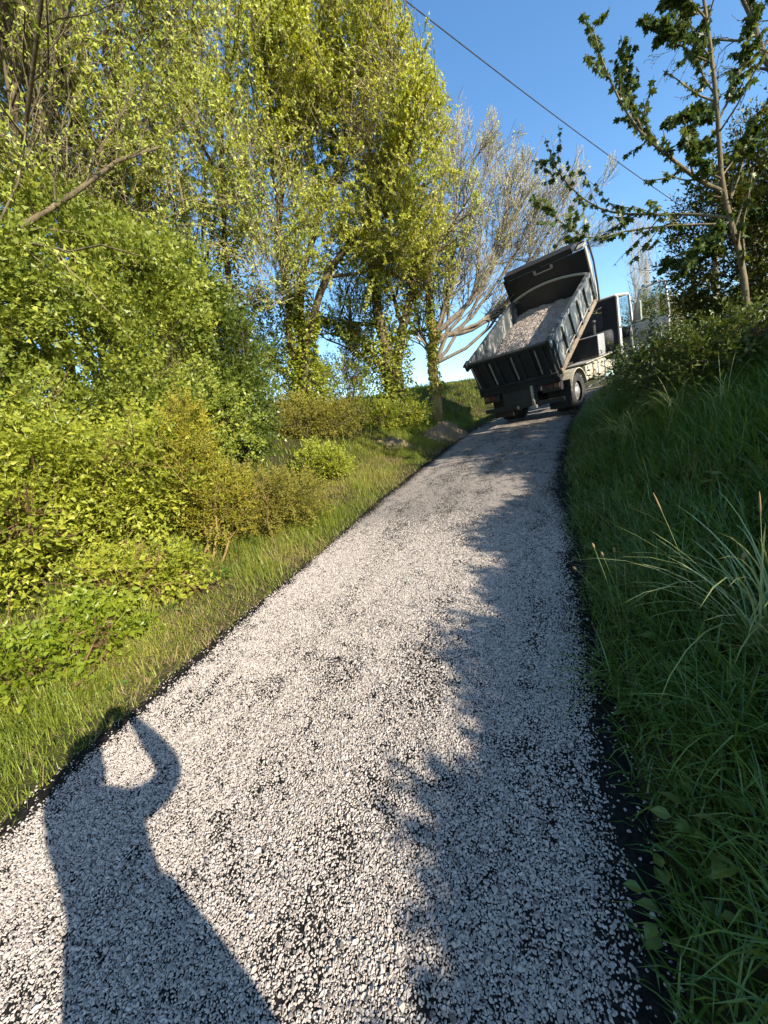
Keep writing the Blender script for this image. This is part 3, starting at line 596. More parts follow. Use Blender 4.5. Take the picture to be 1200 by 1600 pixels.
# chassis
b = MB()
for x in (-.40, .40): b.box(x - .04, x + .04, -1.02, 4.95, .70, .92)
for y in (-.9, -.2, .8, 1.8, 2.8, 3.8): b.box(-.36, .36, y - .05, y + .05, .74, .88)
ch = b.build('chassis', 'blacksteel', truck)
MB().tube([(-.95, -1.08, .97), (.95, -1.08, .97)], .05, 10).build('tipping_hinge', 'blacksteel', truck)
rp = MB().prism([(-.42, .90), (.42, .90), (.42, .52), (.28, .44), (.06, .40), (-.02, .34), (-.12, .34), (-.16, .42), (-.42, .46)], -1.06, -1.03, 'y').build('rear_plate', 'blacksteel', truck)
MB().box(-.10, -.04, -1.09, -1.062, .38, .45, .012).build('tow_eye', 'rim_pale', rp)
MB().box(-.17, .03, -1.072, -1.063, .62, .73, .003).build('number_plate_holder', 'flap', rp)
for s in (-1, 1):
    lb = MB().box(s * .74 - .21, s * .74 + .21, -1.03, -.90, .63, .84).build('lamp_box', 'blacksteel', truck)
    MB().box(s * .70 - .09, s * .70 + .09, -1.048, -1.031, .69, .80, .006).build('tail_lamp', 'redlens', lb)
    MB().box(s * .87 - .06, s * .87 + .06, -1.048, -1.031, .69, .80, .006).build('indicator_lamp', 'amber', lb)
    MB().box(s * .72 - .26, s * .72 + .26, -.58, -.565, .17, .78, .003).build('mud_flap', 'flap', truck)
    b = MB()
    n_ = 12; R0 = .53
    for i in range(n_):
        a0 = math.radians(10 + i * 160 / n_); a1 = math.radians(10 + (i + 1) * 160 / n_)
        p = [(R0 * math.cos(a0), .42 + R0 * math.sin(a0)), (R0 * math.cos(a1), .42 + R0 * math.sin(a1)), ((R0 - .02) * math.cos(a1), .42 + (R0 - .02) * math.sin(a1)), ((R0 - .02) * math.cos(a0), .42 + (R0 - .02) * math.sin(a0))]
        b.prism(p, s * .45, s * .97)
    b.build('mudguard', 'cream' if s > 0 else 'blacksteel', truck)
MB().box(-.98, .98, -1.02, -.96, .38, .48).build('under_run_bar', 'blacksteel', truck)
MB().tube([(.33, -1.1, .86), (.33, -1.1, .42)], .035, 10).build('drop_pipe', 'rim_pale', truck, None, True)
MB().box(.26, .40, -1.13, -1.06, .33, .42, .015).build('pipe_foot', 'rim_pale', truck)
MB().tube([(-.9, 0, .42), (.9, 0, .42)], [.07, .07], 12).build('rear_axle', 'blacksteel', truck, None, True)
MB().lathe_x([(-.2, .02), (-.17, .16), (0, .2), (.17, .16), (.2, .02)], (0, 0, .42), 16).build('differential', 'blacksteel', truck, None, True)
MB().tube([(-.8, 4.1, .42), (.8, 4.1, .42)], .06, 12).build('front_axle', 'blacksteel', truck, None, True)
def wheel(x, y, s):
    W_ = .115
    wh = MB().lathe_x([(-.10 * s, .05), (-.10 * s, .23), (.03 * s, .23), (.05 * s, .19), (.02 * s, .13), (.09 * s, .10), (.10 * s, .03), (.10 * s, .0)], (x, y, .42), 28).build('wheel', 'rimgrey', truck, None, True)
    t = MB().lathe_x([(-W_ * .8, .235), (-W_ * .98, .28), (-W_, .36), (-W_ * .85, .405), (-W_ * .5, .418), (W_ * .5, .418), (W_ * .85, .405), (W_, .36), (W_ * .98, .28), (W_ * .8, .235)], (x, y, .42), 32)
    t.build('tyre', 'rubber', wh, None, True)
    b = MB()
    for i in range(26):
        a = i / 26 * 2 * math.pi; cy, cz = y + .417 * math.cos(a), .42 + .417 * math.sin(a)
        b.box(x - W_ * .9, x + W_ * .9, cy - .016, cy + .016, cz - .006, cz + .006, 0, Matrix.Rotation(a - math.pi / 2, 3, 'X'), (x, cy, cz))
    b.build('tread', 'rubber', wh)
    for i in range(6):
        a = i / 6 * 2 * math.pi; MB().tube([(x + s * .03, y + .15 * math.cos(a), .42 + .15 * math.sin(a)), (x + s * .065, y + .15 * math.cos(a), .42 + .15 * math.sin(a))], .014, 6).build('wheel_nut', 'rimgrey', wh)
for s in (-1, 1):
    wheel(s * .835, 0, s); wheel(s * .585, 0, -s); wheel(s * .80, 4.1, s)
# boxes and tanks along the flank
MB().box(.46, .98, .55, 2.9, .945, .975, .004).build('side_rail', 'rim_pale', truck)
ft = MB().box(.56, .95, 1.25, 2.15, .46, .93, .05).build('fuel_tank', 'cream', truck)
for y in (1.42, 1.95): MB().box(.55, .962, y - .03, y + .03, .45, .94, .006).build('tank_strap', 'chrome', ft)
MB().box(.93, .955, .62, 2.3, .36, .41).build('side_guard', 'rim_pale', truck)
MB().box(.62, .93, .62, 1.1, .56, .9, .01).build('battery_box', 'cream', truck)
MB().tube([(.75, 2.35, .62), (.75, 2.95, .62)], .16, 14).build('air_tank', 'cream', truck, None, True)
tb = MB().box(.50, .99, 1.50, 2.02, 1.00, 1.52, .012).build('toolbox', 'greybox', truck)
MB().box(.505, .985, 1.484, 1.499, 1.02, 1.50, .003).build('shaded_rear_face', 'flap', tb)  # dark sheet that paints shade on the toolbox's unlit rear face
MB().tube([(.65, 2.35, 1.0), (.65, 2.35, 1.75), (.72, 2.2, 1.85)], .05, 10).build('exhaust_stack', 'blacksteel', truck, None, True)
MB().tube([(.45, 2.75, 1.35), (.95, 2.75, 1.35)], .20, 16).build('air_cleaner', 'flap', truck, None, True)
# cab: rear wall (black paints in the bed's shadow), roof, floor, left side, front, right-hand pillars round the open doorway
CY0, CZ = 3.50, 2.43
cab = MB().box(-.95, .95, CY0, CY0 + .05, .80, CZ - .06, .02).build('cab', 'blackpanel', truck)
MB().box(-.55, .55, CY0 - .012, CY0 - .002, 1.62, 2.22, .01).build('rear_window', 'interior', cab)
MB().box(-.94, .94, CY0 + .02, 4.86, CZ - .07, CZ, .03).build('roof', 'white', cab)
MB().box(-.93, .93, CY0 + .055, 5.05, .80, .88).build('cab_floor', 'blacksteel', cab)
MB().prism([(CY0 + .02, .80), (5.1, .80), (5.12, 1.5), (4.86, CZ - .08), (CY0 + .02, CZ - .08)], -.95, -.90).build('side_wall', 'white', cab)
MB().prism([(5.06, .60), (5.14, .60), (5.16, 1.5), (5.09, 1.5)], -.94, .94).build('front_panel', 'white', cab)
MB().prism([(5.09, 1.52), (5.11, 1.52), (4.88, CZ - .09), (4.86, CZ - .09)], -.88, .88).build('windscreen', 'glass', cab)
rpil = MB().prism([(CY0 + .052, .80), (CY0 + .27, .80), (CY0 + .24, 1.5), (CY0 + .17, CZ - .075), (CY0 + .052, CZ - .075)], .90, .95).build('door_pillar', 'white', cab)
MB().prism([(4.80, .80), (5.08, .80), (5.10, 1.5), (4.86, CZ - .075), (4.79, CZ - .075), (4.95, 1.5), (4.80, 1.3)], .90, .95).build('windscreen_pillar', 'white', cab)
MB().box(.2, .72, 3.75, 4.2, 1.0, 1.25, .04).build('seat', 'interior', cab)
MB().box(.2, .72, 3.62, 3.75, 1.2, 1.85, .04).build('seat_back', 'interior', cab)
MB().box(-.85, .85, 4.75, 5.04, 1.2, 1.5, .05).build('dashboard', 'interior', cab)
MB().tube([(.46 + .2 * math.cos(a), 4.55 + .06 * math.sin(a), 1.5 + .19 * math.sin(a)) for a in np.linspace(0, 2 * math.pi, 17)], .016, 6).build('steering_wheel', 'interior', cab)
for x in (-.5, 0, .5): MB().box(x - .05, x + .05, 4.6, 4.68, CZ + .002, CZ + .05, .01).build('roof_marker_lamp', 'amber', cab)
MB().box(-.98, -.70, CY0 - .06, CY0 + .3, .55, .79).build('cab_step', 'blacksteel', cab)
MB().box(.70, .98, 3.7, 4.6, .45, .60).build('cab_step', 'blacksteel', cab)
# open door: hinged at its front edge, swung out
DX = Matrix.Translation((.965, 4.80, 0)) @ Matrix.Rotation(math.radians(-12), 4, 'Z')
dr = MB().box(0, 1.0, -.03, .03, .86, 1.50, .02).build('door', 'white', truck, DX)
fr_ = MB()
fr_.tube([(x, 0, z) for x, z in [(.03, 1.5), (.27, CZ - .05), (.36, CZ - .01), (.86, CZ - .01), (.93, CZ - .06), (.985, 1.5)]], .034, 8).build('window_frame', 'white', dr, DX, True)
MB().prism([(.05, 1.50), (.97, 1.50), (.91, CZ - .06), (.28, CZ - .06)], -.004, .004, 'y').build('window', 'glass', dr, DX)
MB().box(.62, .78, .035, .06, 1.34, 1.38, .008).build('door_handle', 'interior', dr, DX)
mi = MB().box(.10, .30, .20, .26, 1.55, 2.12, .03).build('wing_mirror', 'white', truck, Matrix.Translation((.93, 4.62, 0)))
MB().tube([(.10, .24, 1.5), (.0, .30, 1.45)], .014, 6).build('mirror_arm', 'blacksteel', mi, Matrix.Translation((.93, 4.62, 0)))
MB().tube([(.12, .24, 2.12), (.0, .28, 2.2)], .014, 6).build('mirror_arm', 'blacksteel', mi, Matrix.Translation((.93, 4.62, 0)))
# the load of chips in the bed
lv = np.linspace(.03, BL - .06, 60); lx = np.linspace(-HW + .055, HW - .055, 42)
LX, LV = np.meshgrid(lx, lv, indexing='ij')
LW = .30 + .10 * (1 - (LX / HW) ** 2) - .12 * LV / BL + .15 * (fbm(LX * 3 + 20, LV * 1.6 + 20, 71) - .5) + .05 * (fbm(LX * 14 + 20, LV * 10 + 20, 75) - .5)
TB = np.array(TM @ BX)
def bedpt(x, v, w): return (np.stack([x, v, w, np.ones_like(x)], -1) @ TB.T)[..., :3]
Vt = bedpt(LX, LV, LW); Vb = bedpt(LX, LV, np.full_like(LX, .004)); I = np.arange(LX.size).reshape(LX.shape); N0 = LX.size
qs = [np.stack([I[:-1, :-1], I[1:, :-1], I[1:, 1:], I[:-1, 1:]], -1).reshape(-1, 4)]; qs.append(qs[0][:, ::-1] + N0)
for e in (I[0], I[-1], I[:, 0], I[:, -1]): qs.append(np.stack([e[:-1], e[1:], e[1:] + N0, e[:-1] + N0], -1))
def load_mat():
    m, n, b = newmat('chip_heap'); tc = n.nodes.new('ShaderNodeTexCoord')
    vo = n.nodes.new('ShaderNodeTexVoronoi'); vo.inputs['Scale'].default_value = 55; n.links.new(tc.outputs['Object'], vo.inputs['Vector'])
    sp = n.nodes.new('ShaderNodeSeparateColor'); n.links.new(vo.outputs['Color'], sp.inputs[0])
    r = ramp(n, [(0, (.15, .12, .10)), (.5, (.29, .24, .205)), (1, (.42, .35, .305))]); n.links.new(sp.outputs[0], r.inputs[0]); n.links.new(r.outputs[0], b.inputs['Base Color'])
    b.inputs['Roughness'].default_value = .9; bump(n, b, vo.outputs['Distance'], -1.0, .03); return m
M['load'] = load_mat()
load = empty('chip_load', TO, 'load of pinkish stone chips lying in the raised truck bed', 'gravel')
o = link('chip_heap', fast_mesh('chip_heap', np.concatenate([Vt.reshape(-1, 3), Vb.reshape(-1, 3)]), qs, M['load'], smooth=False), load)
lr = np.random.default_rng(8); nl = 2600
a_, v_ = lr.uniform(-HW + .09, HW - .09, nl), lr.uniform(.06, BL - .1, nl)
wv = .30 + .10 * (1 - (a_ / HW) ** 2) - .12 * v_ / BL + .15 * (fbm(a_ * 3 + 20, v_ * 1.6 + 20, 71) - .5) + .05 * (fbm(a_ * 14 + 20, v_ * 10 + 20, 75) - .5)
T, Fc = TEMPL[0]; V_, F_ = place(T, Fc, bedpt(a_, v_, wv), basis(rand_unit(lr, nl) * [1, 1, .3], np.tile([0, -.3, 1.], (nl, 1))), lr.uniform(.02, .045, nl))
tag(link('loose_chips', fast_mesh('loose_chips', V_, [F_], M['load'], None), load), kind='stuff')

# ------------------------------------------------------------------ trees and shrubs
def tubes(P, R, k):
    """P (N,n,3), R (N,n) -> verts, quads for N tubes with k sides"""
    N, n = P.shape[:2]; T = nrm(np.gradient(P, axis=1))
    ref = np.where(np.abs(T[..., 2:3]) < .9, np.array([0, 0, 1.0]), np.array([1.0, 0, 0])); ref = np.broadcast_to(ref[:, :1], T.shape)
    x = nrm(np.cross(T, ref)); y = np.cross(T, x); a = np.arange(k) / k * 2 * math.pi
    V = P[:, :, None] + R[:, :, None, None] * (np.cos(a)[None, None, :, None] * x[:, :, None] + np.sin(a)[None, None, :, None] * y[:, :, None])
    i = np.arange(n - 1)[:, None]; j = np.arange(k)[None]
    q = np.stack([i * k + j, i * k + (j + 1) % k, (i + 1) * k + (j + 1) % k, (i + 1) * k + j], -1).reshape(-1, 4)
    return V.reshape(-1, 3), (q[None] + (np.arange(N) * n * k)[:, None, None]).reshape(-1, 4)
def resample(P, n):
    P = catmull(P, 12); d = np.concatenate([[0], np.cumsum(np.linalg.norm(np.diff(P, axis=0), axis=1))]); t = np.linspace(0, d[-1], n)
    return np.stack([np.interp(t, d, P[:, i]) for i in range(3)], -1)
def branch_off(rng, P, R, k, t0, t1, ang, ratio, nseg, gnarl, trop, thick=.6, endr=.35, keep=None, minlen=.05, taper_t=.55):
    """children of every branch in P (N,n,3); trop: vector pulled towards at each step"""
    N, n = P.shape[:2]; L = np.linalg.norm(np.diff(P, axis=1), axis=2).sum(1)
    idx = np.repeat(np.arange(N), k); m = len(idx); t = rng.uniform(t0, t1, m); f = t * (n - 1); i = np.minimum(f.astype(int), n - 2); g = (f - i)[:, None]
    p = P[idx, i] * (1 - g) + P[idx, i + 1] * g; T = nrm(P[idx, i + 1] - P[idx, i]); r = R[idx, i] * (1 - g[:, 0]) + R[idx, i + 1] * g[:, 0]
    pr = nrm(np.cross(T, rand_unit(rng, m))); a = rng.uniform(ang[0], ang[1], m)[:, None]
    d = np.cos(a) * T + np.sin(a) * pr; ln = np.maximum(L[idx] * ratio * rng.uniform(.65, 1.3, m) * (1.1 - taper_t * t), minlen)
    pts = [p]; trop = np.asarray(trop, float)
    for s in range(nseg):
        d = nrm(d + rng.normal(size=(m, 3)) * gnarl + trop); p = p + d * (ln / nseg)[:, None]; pts.append(p)
    Q = np.stack(pts, 1); rr = (r * thick)[:, None] * np.linspace(1, endr, nseg + 1)[None]
    if keep is not None:
        ok = keep(Q[:, -1]); Q, rr = Q[ok], rr[ok]
    return Q, rr
def leaves_on(rng, P, per, t0, size, tmpl, droop=.0, spread=.9, upn=.6, prob=None):
    N, n = P.shape[:2]; idx = np.repeat(np.arange(N), per)
    if prob is not None: idx = idx[rng.random(len(idx)) < prob[idx]]
    m = len(idx); t = rng.uniform(t0, 1, m); f = t * (n - 1); i = np.minimum(f.astype(int), n - 2); g = (f - i)[:, None]
    p = P[idx, i] * (1 - g) + P[idx, i + 1] * g; T = nrm(P[idx, i + 1] - P[idx, i])
    d = nrm(T * .55 + rand_unit(rng, m) * spread + np.array([0, 0, -droop])); nn = nrm(rand_unit(rng, m) * .8 + np.array([0, 0, upn * .4]) + SUNV * upn * 1.9)
    sc = rng.uniform(size[0], size[1], m)
    V, F = place(tmpl[0], tmpl[1], p, basis(d, nn), sc); rv = np.repeat(np.clip(rng.normal(.5, .24, m), 0, 1), len(tmpl[1]))
    return V, F, rv
def wood_mesh(name, levels, mat, sides):
    Vs, Fs, o = [], [], 0
    for (P, R), k in zip(levels, sides):
        if len(P) == 0: continue
        V, F = tubes(P, R, k); Vs.append(V); Fs.append(F + o); o += len(V)
    return fast_mesh(name, np.concatenate(Vs), [np.concatenate(Fs)], mat, smooth=True)
def stems_arr(paths, n, r0, r1):
    P = np.stack([resample(p, n) for p in paths]); rng_ = np.random.default_rng(len(paths))
    R = np.stack([np.linspace(a, b, n) for a, b in zip(r0, r1)]); return P, R
def free_stem(rng, base, d, L, n, gnarl, trop):
    p = np.array(base, float); d = nrm(np.array(d, float)); out = [p]
    for _ in range(n):
        d = nrm(d + rng.normal(size=3) * gnarl + np.array([0, 0, trop])); p = p + d * L / n; out.append(p)
    return np.array(out)
def tree(name, label, cat, group, base, stems, rad, levels, leaf, seed, bark='bark', twigbark=None, ivy=None, keep=None, spray=None, limbbark=None):
    """stems: list of polylines; levels: list of branch_off kwargs; leaf: dict(mat, per, size, tmpl, ...)"""
    rng = np.random.default_rng(seed)
    root = empty(name, base, label, cat, group)
    P, R = stems_arr(stems, 14, [r[0] for r in rad], [r[1] for r in rad])
    P = P + np.concatenate([np.zeros((len(P), 1, 3)), rng.normal(size=(len(P), 13, 3)) * .025], 1)
    nt_ = 1 if limbbark else len(P)
    link('trunk', wood_mesh('trunk', [(P[:nt_], R[:nt_])], M[bark], [8]), root)
    for i_ in range(nt_, len(P)): link('bough', wood_mesh('bough', [(P[i_:i_ + 1], R[i_:i_ + 1])], M[limbbark], [7]), root)
    cur = (P, R); lv = []
    for i, kw in enumerate(levels):
        cur = branch_off(rng, cur[0], cur[1], keep=keep, **kw)
        cur = (cur[0], np.maximum(cur[1], .0045 if limbbark else .0028)); lv.append(cur)
    tw = twigbark or bark
    if spray:
        # further fine shoots: each leaves the nearest limb and fans out through the crown's lobes
        lb = np.array([[*c, *r] for c, r, _ in spray]); nn_ = np.array([m for _, _, m in spray]); li = np.repeat(np.arange(len(lb)), nn_); m = len(li)
        u = rand_unit(rng, m); lump = .5 + .9 * fbm(u[:, 0] * 2.2 + li * 3 + 20, u[:, 1] * 2.2 + u[:, 2] * 2.2 + 20, 95)
        p = lb[li, :3] + u * lb[li, 3:] * (.35 + .65 * rng.random(m)[:, None] ** .5) * lump[:, None]
        d = nrm(u * .5 + rand_unit(rng, m) * .5 + np.array([0, 0, .45])); ln = rng.uniform(.35, .8, m)[:, None]
        mid = p + d * ln * .5; tip = mid + nrm(d + rand_unit(rng, m) * .35 + np.array([0, 0, -.15])) * ln * .5
        SPp = np.stack([p - d * ln * .2, mid, tip], 1); SPp = SPp if keep is None else SPp[keep(tip)]
        lv.append((SPp, np.tile([.007, .005, .0025], (len(SPp), 1))))
    link('limbs', wood_mesh('limbs', lv[:2], M[limbbark or bark], [6, 4]), root)
    if len(lv) > 2: tag(link('twigs', wood_mesh('twigs', lv[2:], M[tw], [3] * 9), root), kind='stuff')
    if leaf:
        Vs, Fs, Rs, o = [], [], [], 0
        lfs = leaf if isinstance(leaf, list) else [leaf]
        for l in lfs:
            l = dict(l); mat = l.pop('mat'); lvl = l.pop('lvl', 2 if len(lv) > 2 else -1); pf = l.pop('pfun', None)
            Pt = lv[lvl][0]
            if spray and lvl == 2: Pt = np.concatenate([Pt, lv[3][0]])
            if pf is not None: l['prob'] = pf(Pt[:, -1])
            else:
                q_ = Pt[:, -1]; l['prob'] = np.clip(.18 + (fbm(q_[:, 0] * 1.5 + q_[:, 1] * .7 + 60, q_[:, 2] * 1.5 + q_[:, 1] * .6 + 60, 131) - .36) * 3.6, .12, 1)
            V, F, rv = leaves_on(rng, Pt, **l)
            tag(link('crown', fast_mesh('crown', V, [F], M[mat], [rv]), root), kind='stuff')
    if ivy:
        n = ivy['n']; si = rng.integers(0, ivy.get('stems', len(P)), n); t = ivy.get('bot', 0) + rng.random(n) * (ivy['top'] - ivy.get('bot', 0)); f = t * 13; i = np.minimum(f.astype(int), 12); g = (f - i)[:, None]
        p = P[si, i] * (1 - g) + P[si, i + 1] * g; out = rand_unit(rng, n); out[:, 2] *= .4
        lump = .55 + .9 * vnoise(t * 16 + si * 7, out[:, 0] * 2 + 9, 81)
        p = p + nrm(out) * (ivy['r'] * lump * rng.uniform(.35, 1, n) ** .5 * (1 - .5 * t / ivy['top']))[:, None]
        d = nrm(out + rand_unit(rng, n) * .7 + [0, 0, -.35]); V, F = place(LEAF4[0] * [1.5, 1, 1], LEAF4[1], p, basis(d, nrm(out * .9 + [0, 0, .5] + rand_unit(rng, n) * .4)), rng.uniform(*ivy['size'], n))
        tag(link('ivy', fast_mesh('ivy', V, [F], M['ivy'], [np.repeat(rng.random(n), 2)]), root), kind='stuff')
    return root
def ground_pt(az, d, dz=0.0):
    x, y = d * math.sin(math.radians(az)), d * math.cos(math.radians(az)); return np.array([x, y, hz(x, y) + dz])
WLV = [dict(k=10, t0=.22, t1=.97, ang=(.35, .95), ratio=.50, nseg=5, gnarl=.16, trop=(0, 0, .10), thick=.55),
       dict(k=8, t0=.18, t1=1., ang=(.35, 1.0), ratio=.46, nseg=4, gnarl=.20, trop=(0, 0, .06), thick=.5),
       dict(k=5, t0=.12, t1=1., ang=(.3, .95), ratio=.55, nseg=2, gnarl=.25, trop=(0, 0, .0), thick=.5, minlen=.28)]
def willow(label, az, d, H, nst, seed, per=15, mat='willow', spread=.35, ivy=None, keep=None, size=(.042, .072), lean=(0, 0), spray=None):
    rng = np.random.default_rng(seed + 500); b = ground_pt(az, d, -.15); st = []; rad = []
    for i in range(nst):
        a = i / nst * 2 * math.pi + rng.random(); q = b + np.array([math.cos(a), math.sin(a), 0]) * .28
        dr = np.array([math.cos(a) * spread * rng.uniform(.5, 1.3) + lean[0], math.sin(a) * spread * rng.uniform(.5, 1.3) + lean[1], 1])
        st.append(free_stem(rng, q, dr, H * rng.uniform(.82, 1.05), 7, .09, .05)); rad.append((.085 * rng.uniform(.8, 1.3), .015))
    return tree('willow_tree', label, 'tree', 'willows on the sunlit bank', b, st, rad, WLV, dict(mat=mat, per=per, t0=.12, size=size, tmpl=LEAF3, spread=.9, upn=.45), seed, 'bark', 'twig', ivy, keep, spray)
willow('many-stemmed willow in young leaf behind the tallest bramble mound', -35, 8.4, 10.0, 5, 101, 38, spray=[(at(120, 200, 7.8), (1.3, 1.3, 1.1), 420), (at(60, 330, 7.2), (1.0, 1.0, 0.85), 300), (at(200, 330, 7.8), (1.0, 1.0, 0.85), 320), (at(180, 60, 8.2), (1.4, 1.4, 1.19), 350)])
willow('leafy willow at the outer end of the bank, stems spreading wide', -49, 7.6, 8.5, 4, 102, 26, spread=.30)
willow('tall willow with ivy-wrapped stem rising beside the dark evergreen shrub', -19.5, 9.0, 11.0, 4, 103, 38, spread=.22, ivy=dict(n=6500, top=.42, r=.38, size=(.05, .08)), spray=[(at(380, 120, 8.6), (1.3, 1.3, 1.1), 400), (at(330, 260, 8.2), (1.1, 1.1, 0.94), 380), (at(400, 330, 8.4), (1.0, 1.0, 0.85), 320), (at(420, 430, 8.4), (0.8, 0.8, 0.68), 250), (at(300, 40, 8.6), (1.2, 1.2, 1.02), 250)])
willow('willow crown filling the gap behind the front willows', -27, 11.6, 11.5, 4, 104, 18, spread=.3, size=(.06, .10))
# leaning willow with a rounded golden crown, next to the ivy stump
b = ground_pt(-8.5, 9.6, -.15)
def keep_gold(T):
    az = np.degrees(np.arctan2(T[:, 0], T[:, 1])); el = np.degrees(np.arctan2(T[:, 2] - 1.75, np.hypot(T[:, 0], T[:, 1]))); return (az < 17.2 - 4.2 * np.clip((el - 33) / 9, 0, 1) + .8 * np.sin(T[:, 2] * 1.7) + 5.0 * (fbm(T[:, 2] * .9 + 40, T[:, 1] * 1.3 + 40, 141) - .5)) & (T[:, 2] < 11.5)
st = [np.array([b, at(478, 540, 9.5), at(510, 430, 9.4), at(575, 350, 9.2), at(622, 290, 9.1), at(630, 200, 9.1), at(612, 90, 9.0)]),
      np.array([b + [.1, .1, 0], at(470, 480, 9.7), at(500, 330, 9.6), at(560, 200, 9.5), at(590, 60, 9.3), at(600, -80, 9.2)]),
      np.array([b + [-.15, .1, 0], at(450, 470, 9.6), at(440, 330, 9.5), at(455, 160, 9.4), at(480, 0, 9.3), at(490, -120, 9.3)])]
tree('willow_tree', 'leaning willow with rounded golden green crown next to the ivy stump', 'tree', 'willows on the sunlit bank', b, st, [(.12, .02), (.11, .015), (.10, .015)],
     [dict(k=13, t0=.42, t1=.99, ang=(.35, 1.05), ratio=.34, nseg=6, gnarl=.18, trop=(0, 0, .06), thick=.5), WLV[1], dict(WLV[2], k=7)],
     dict(mat='willow_gold', per=40, t0=.08, size=(.048, .08), tmpl=LEAF3, spread=.9, upn=.45), 105, 'bark', 'twig', dict(n=7000, top=.34, r=.40, size=(.05, .085)), keep_gold,
     [(at(610, 130, 9.0), (1.35, 1.35, 1.15), 620), (at(520, 230, 9.1), (1.25, 1.25, 1.06), 520), (at(640, 260, 9.0), (1.05, 1.05, 0.89), 480), (at(560, 40, 9.1), (1.3, 1.3, 1.1), 420), (at(480, 110, 9.2), (1.2, 1.2, 1.02), 420), (at(600, 360, 9.1), (0.85, 0.85, 0.72), 300), (at(500, 380, 9.2), (0.9, 0.9, 0.77), 260), (at(660, 170, 9.0), (0.8, 0.8, 0.68), 320), (at(640, 400, 10.5), (0.8, 0.8, 0.68), 200)])
# ivy-smothered pollard and the ivy trunk with a bare pale fan of branches
b = ground_pt(4.2, 11.0, -.15)
st = [np.array([b, at(606, 560, 11), at(590, 480, 11), at(578, 400, 11), at(575, 320, 11)]), np.array([b, at(622, 560, 11.1), at(640, 470, 11.1), at(648, 400, 11.1), at(645, 330, 11)]), np.array([b, at(590, 565, 10.9), at(545, 520, 10.8), at(500, 500, 10.7), at(470, 515, 10.6)])]
tree('ivy_covered_tree', 'stout pollard smothered in ivy left of the golden bare trunk', 'tree', None, b, st, [(.24, .05), (.20, .04), (.10, .03)],
     [dict(k=8, t0=.35, t1=1, ang=(.4, 1.1), ratio=.5, nseg=6, gnarl=.18, trop=(0, 0, .04), thick=.55), dict(k=7, t0=.2, t1=1, ang=(.4, 1.0), ratio=.5, nseg=4, gnarl=.2, trop=(0, 0, .02)), dict(k=5, t0=.2, t1=1, ang=(.3, .9), ratio=.6, nseg=2, gnarl=.2, trop=(0, 0, 0), minlen=.2)],
     dict(mat='willow', per=14, t0=.1, size=(.05, .085), tmpl=LEAF3), 106, 'bark_dark', None, dict(n=9000, top=.95, r=.50, size=(.06, .095)), spray=[(at(590, 440, 10.9), (0.8, 0.8, 0.76), 240), (at(640, 420, 11.2), (0.8, 0.8, 0.76), 240), (at(570, 350, 11), (0.8, 0.8, 0.76), 200), (at(668, 400, 11.6), (0.7, 0.7, 0.66), 260), (at(545, 500, 10.8), (0.6, 0.6, 0.57), 120), (at(680, 470, 11.7), (0.45, 0.45, 0.43), 120)])
b = ground_pt(9.9, 11.8, -.15)
def keep_fan(T):
    az = np.degrees(np.arctan2(T[:, 0], T[:, 1])); el = np.degrees(np.arctan2(T[:, 2] - 1.75, np.hypot(T[:, 0], T[:, 1]))); return el < 34.5 - (az - 18) * .66 + 1.5 * np.sin(az * 2.1)
st = [np.array([b, at(676, 565, 11.8), at(680, 530, 11.8), at(668, 470, 11.8), at(672, 400, 11.8), at(690, 320, 11.8), at(700, 240, 11.8)])]; rad = [(.17, .012)]
ends = [(722, 215, .25), (752, 185, .35), (785, 175, .5), (815, 195, .6), (850, 205, .8), (882, 232, 1.0), (912, 262, 1.2), (935, 300, 1.3), (925, 385, 1.2), (740, 300, .2), (800, 310, .3)]
rf = np.random.default_rng(66)
for i, (ex, ey, dd) in enumerate(ends):
    fx, fy = (682, 532 - 4 * (i % 5)) if i % 3 else (684, 560); sg = .22 * abs(ex - fx) + 25
    c1 = (fx + .28 * (ex - fx) + rf.normal() * 8, fy + .16 * (ey - fy) + .10 * sg); c2 = (fx + .62 * (ex - fx) + rf.normal() * 10, fy + .48 * (ey - fy) + .12 * sg)
    st.append(np.array([at(fx - 4, fy + 8, 11.8), at(*c1, 11.8 + dd * .3), at(*c2, 11.8 + dd * .7), at(ex, ey, 11.8 + dd)])); rad.append((.085 if i in (4, 8) else .055, .006))
tree('fan_tree', 'bare pale-twigged tree with golden trunk fanning out behind the truck', 'tree', None, b, st, rad,
     [dict(k=14, t0=.25, t1=.99, ang=(.18, .62), ratio=.34, nseg=5, gnarl=.12, trop=(.01, 0, .05), thick=.5), dict(k=9, t0=.12, t1=1, ang=(.2, .65), ratio=.50, nseg=4, gnarl=.13, trop=(.0, 0, .05), thick=.6), dict(k=5, t0=.1, t1=1, ang=(.2, .7), ratio=.6, nseg=2, gnarl=.14, trop=(0, 0, .05), minlen=.25, thick=.9)],
     [dict(mat='bud', per=4, t0=.2, size=(.025, .05), tmpl=LEAFN), dict(mat='willow', per=12, t0=.1, size=(.045, .075), tmpl=LEAF3, pfun=lambda T: np.clip((13.0 - np.degrees(np.arctan2(T[:, 0], T[:, 1]))) / 3, .10, 1) * .9)],
     107, 'bark_gold', 'bark_pale', limbbark='bark_grey', ivy=dict(n=2200, top=.5, bot=.13, r=.25, size=(.05, .08), stems=1), keep=keep_fan)

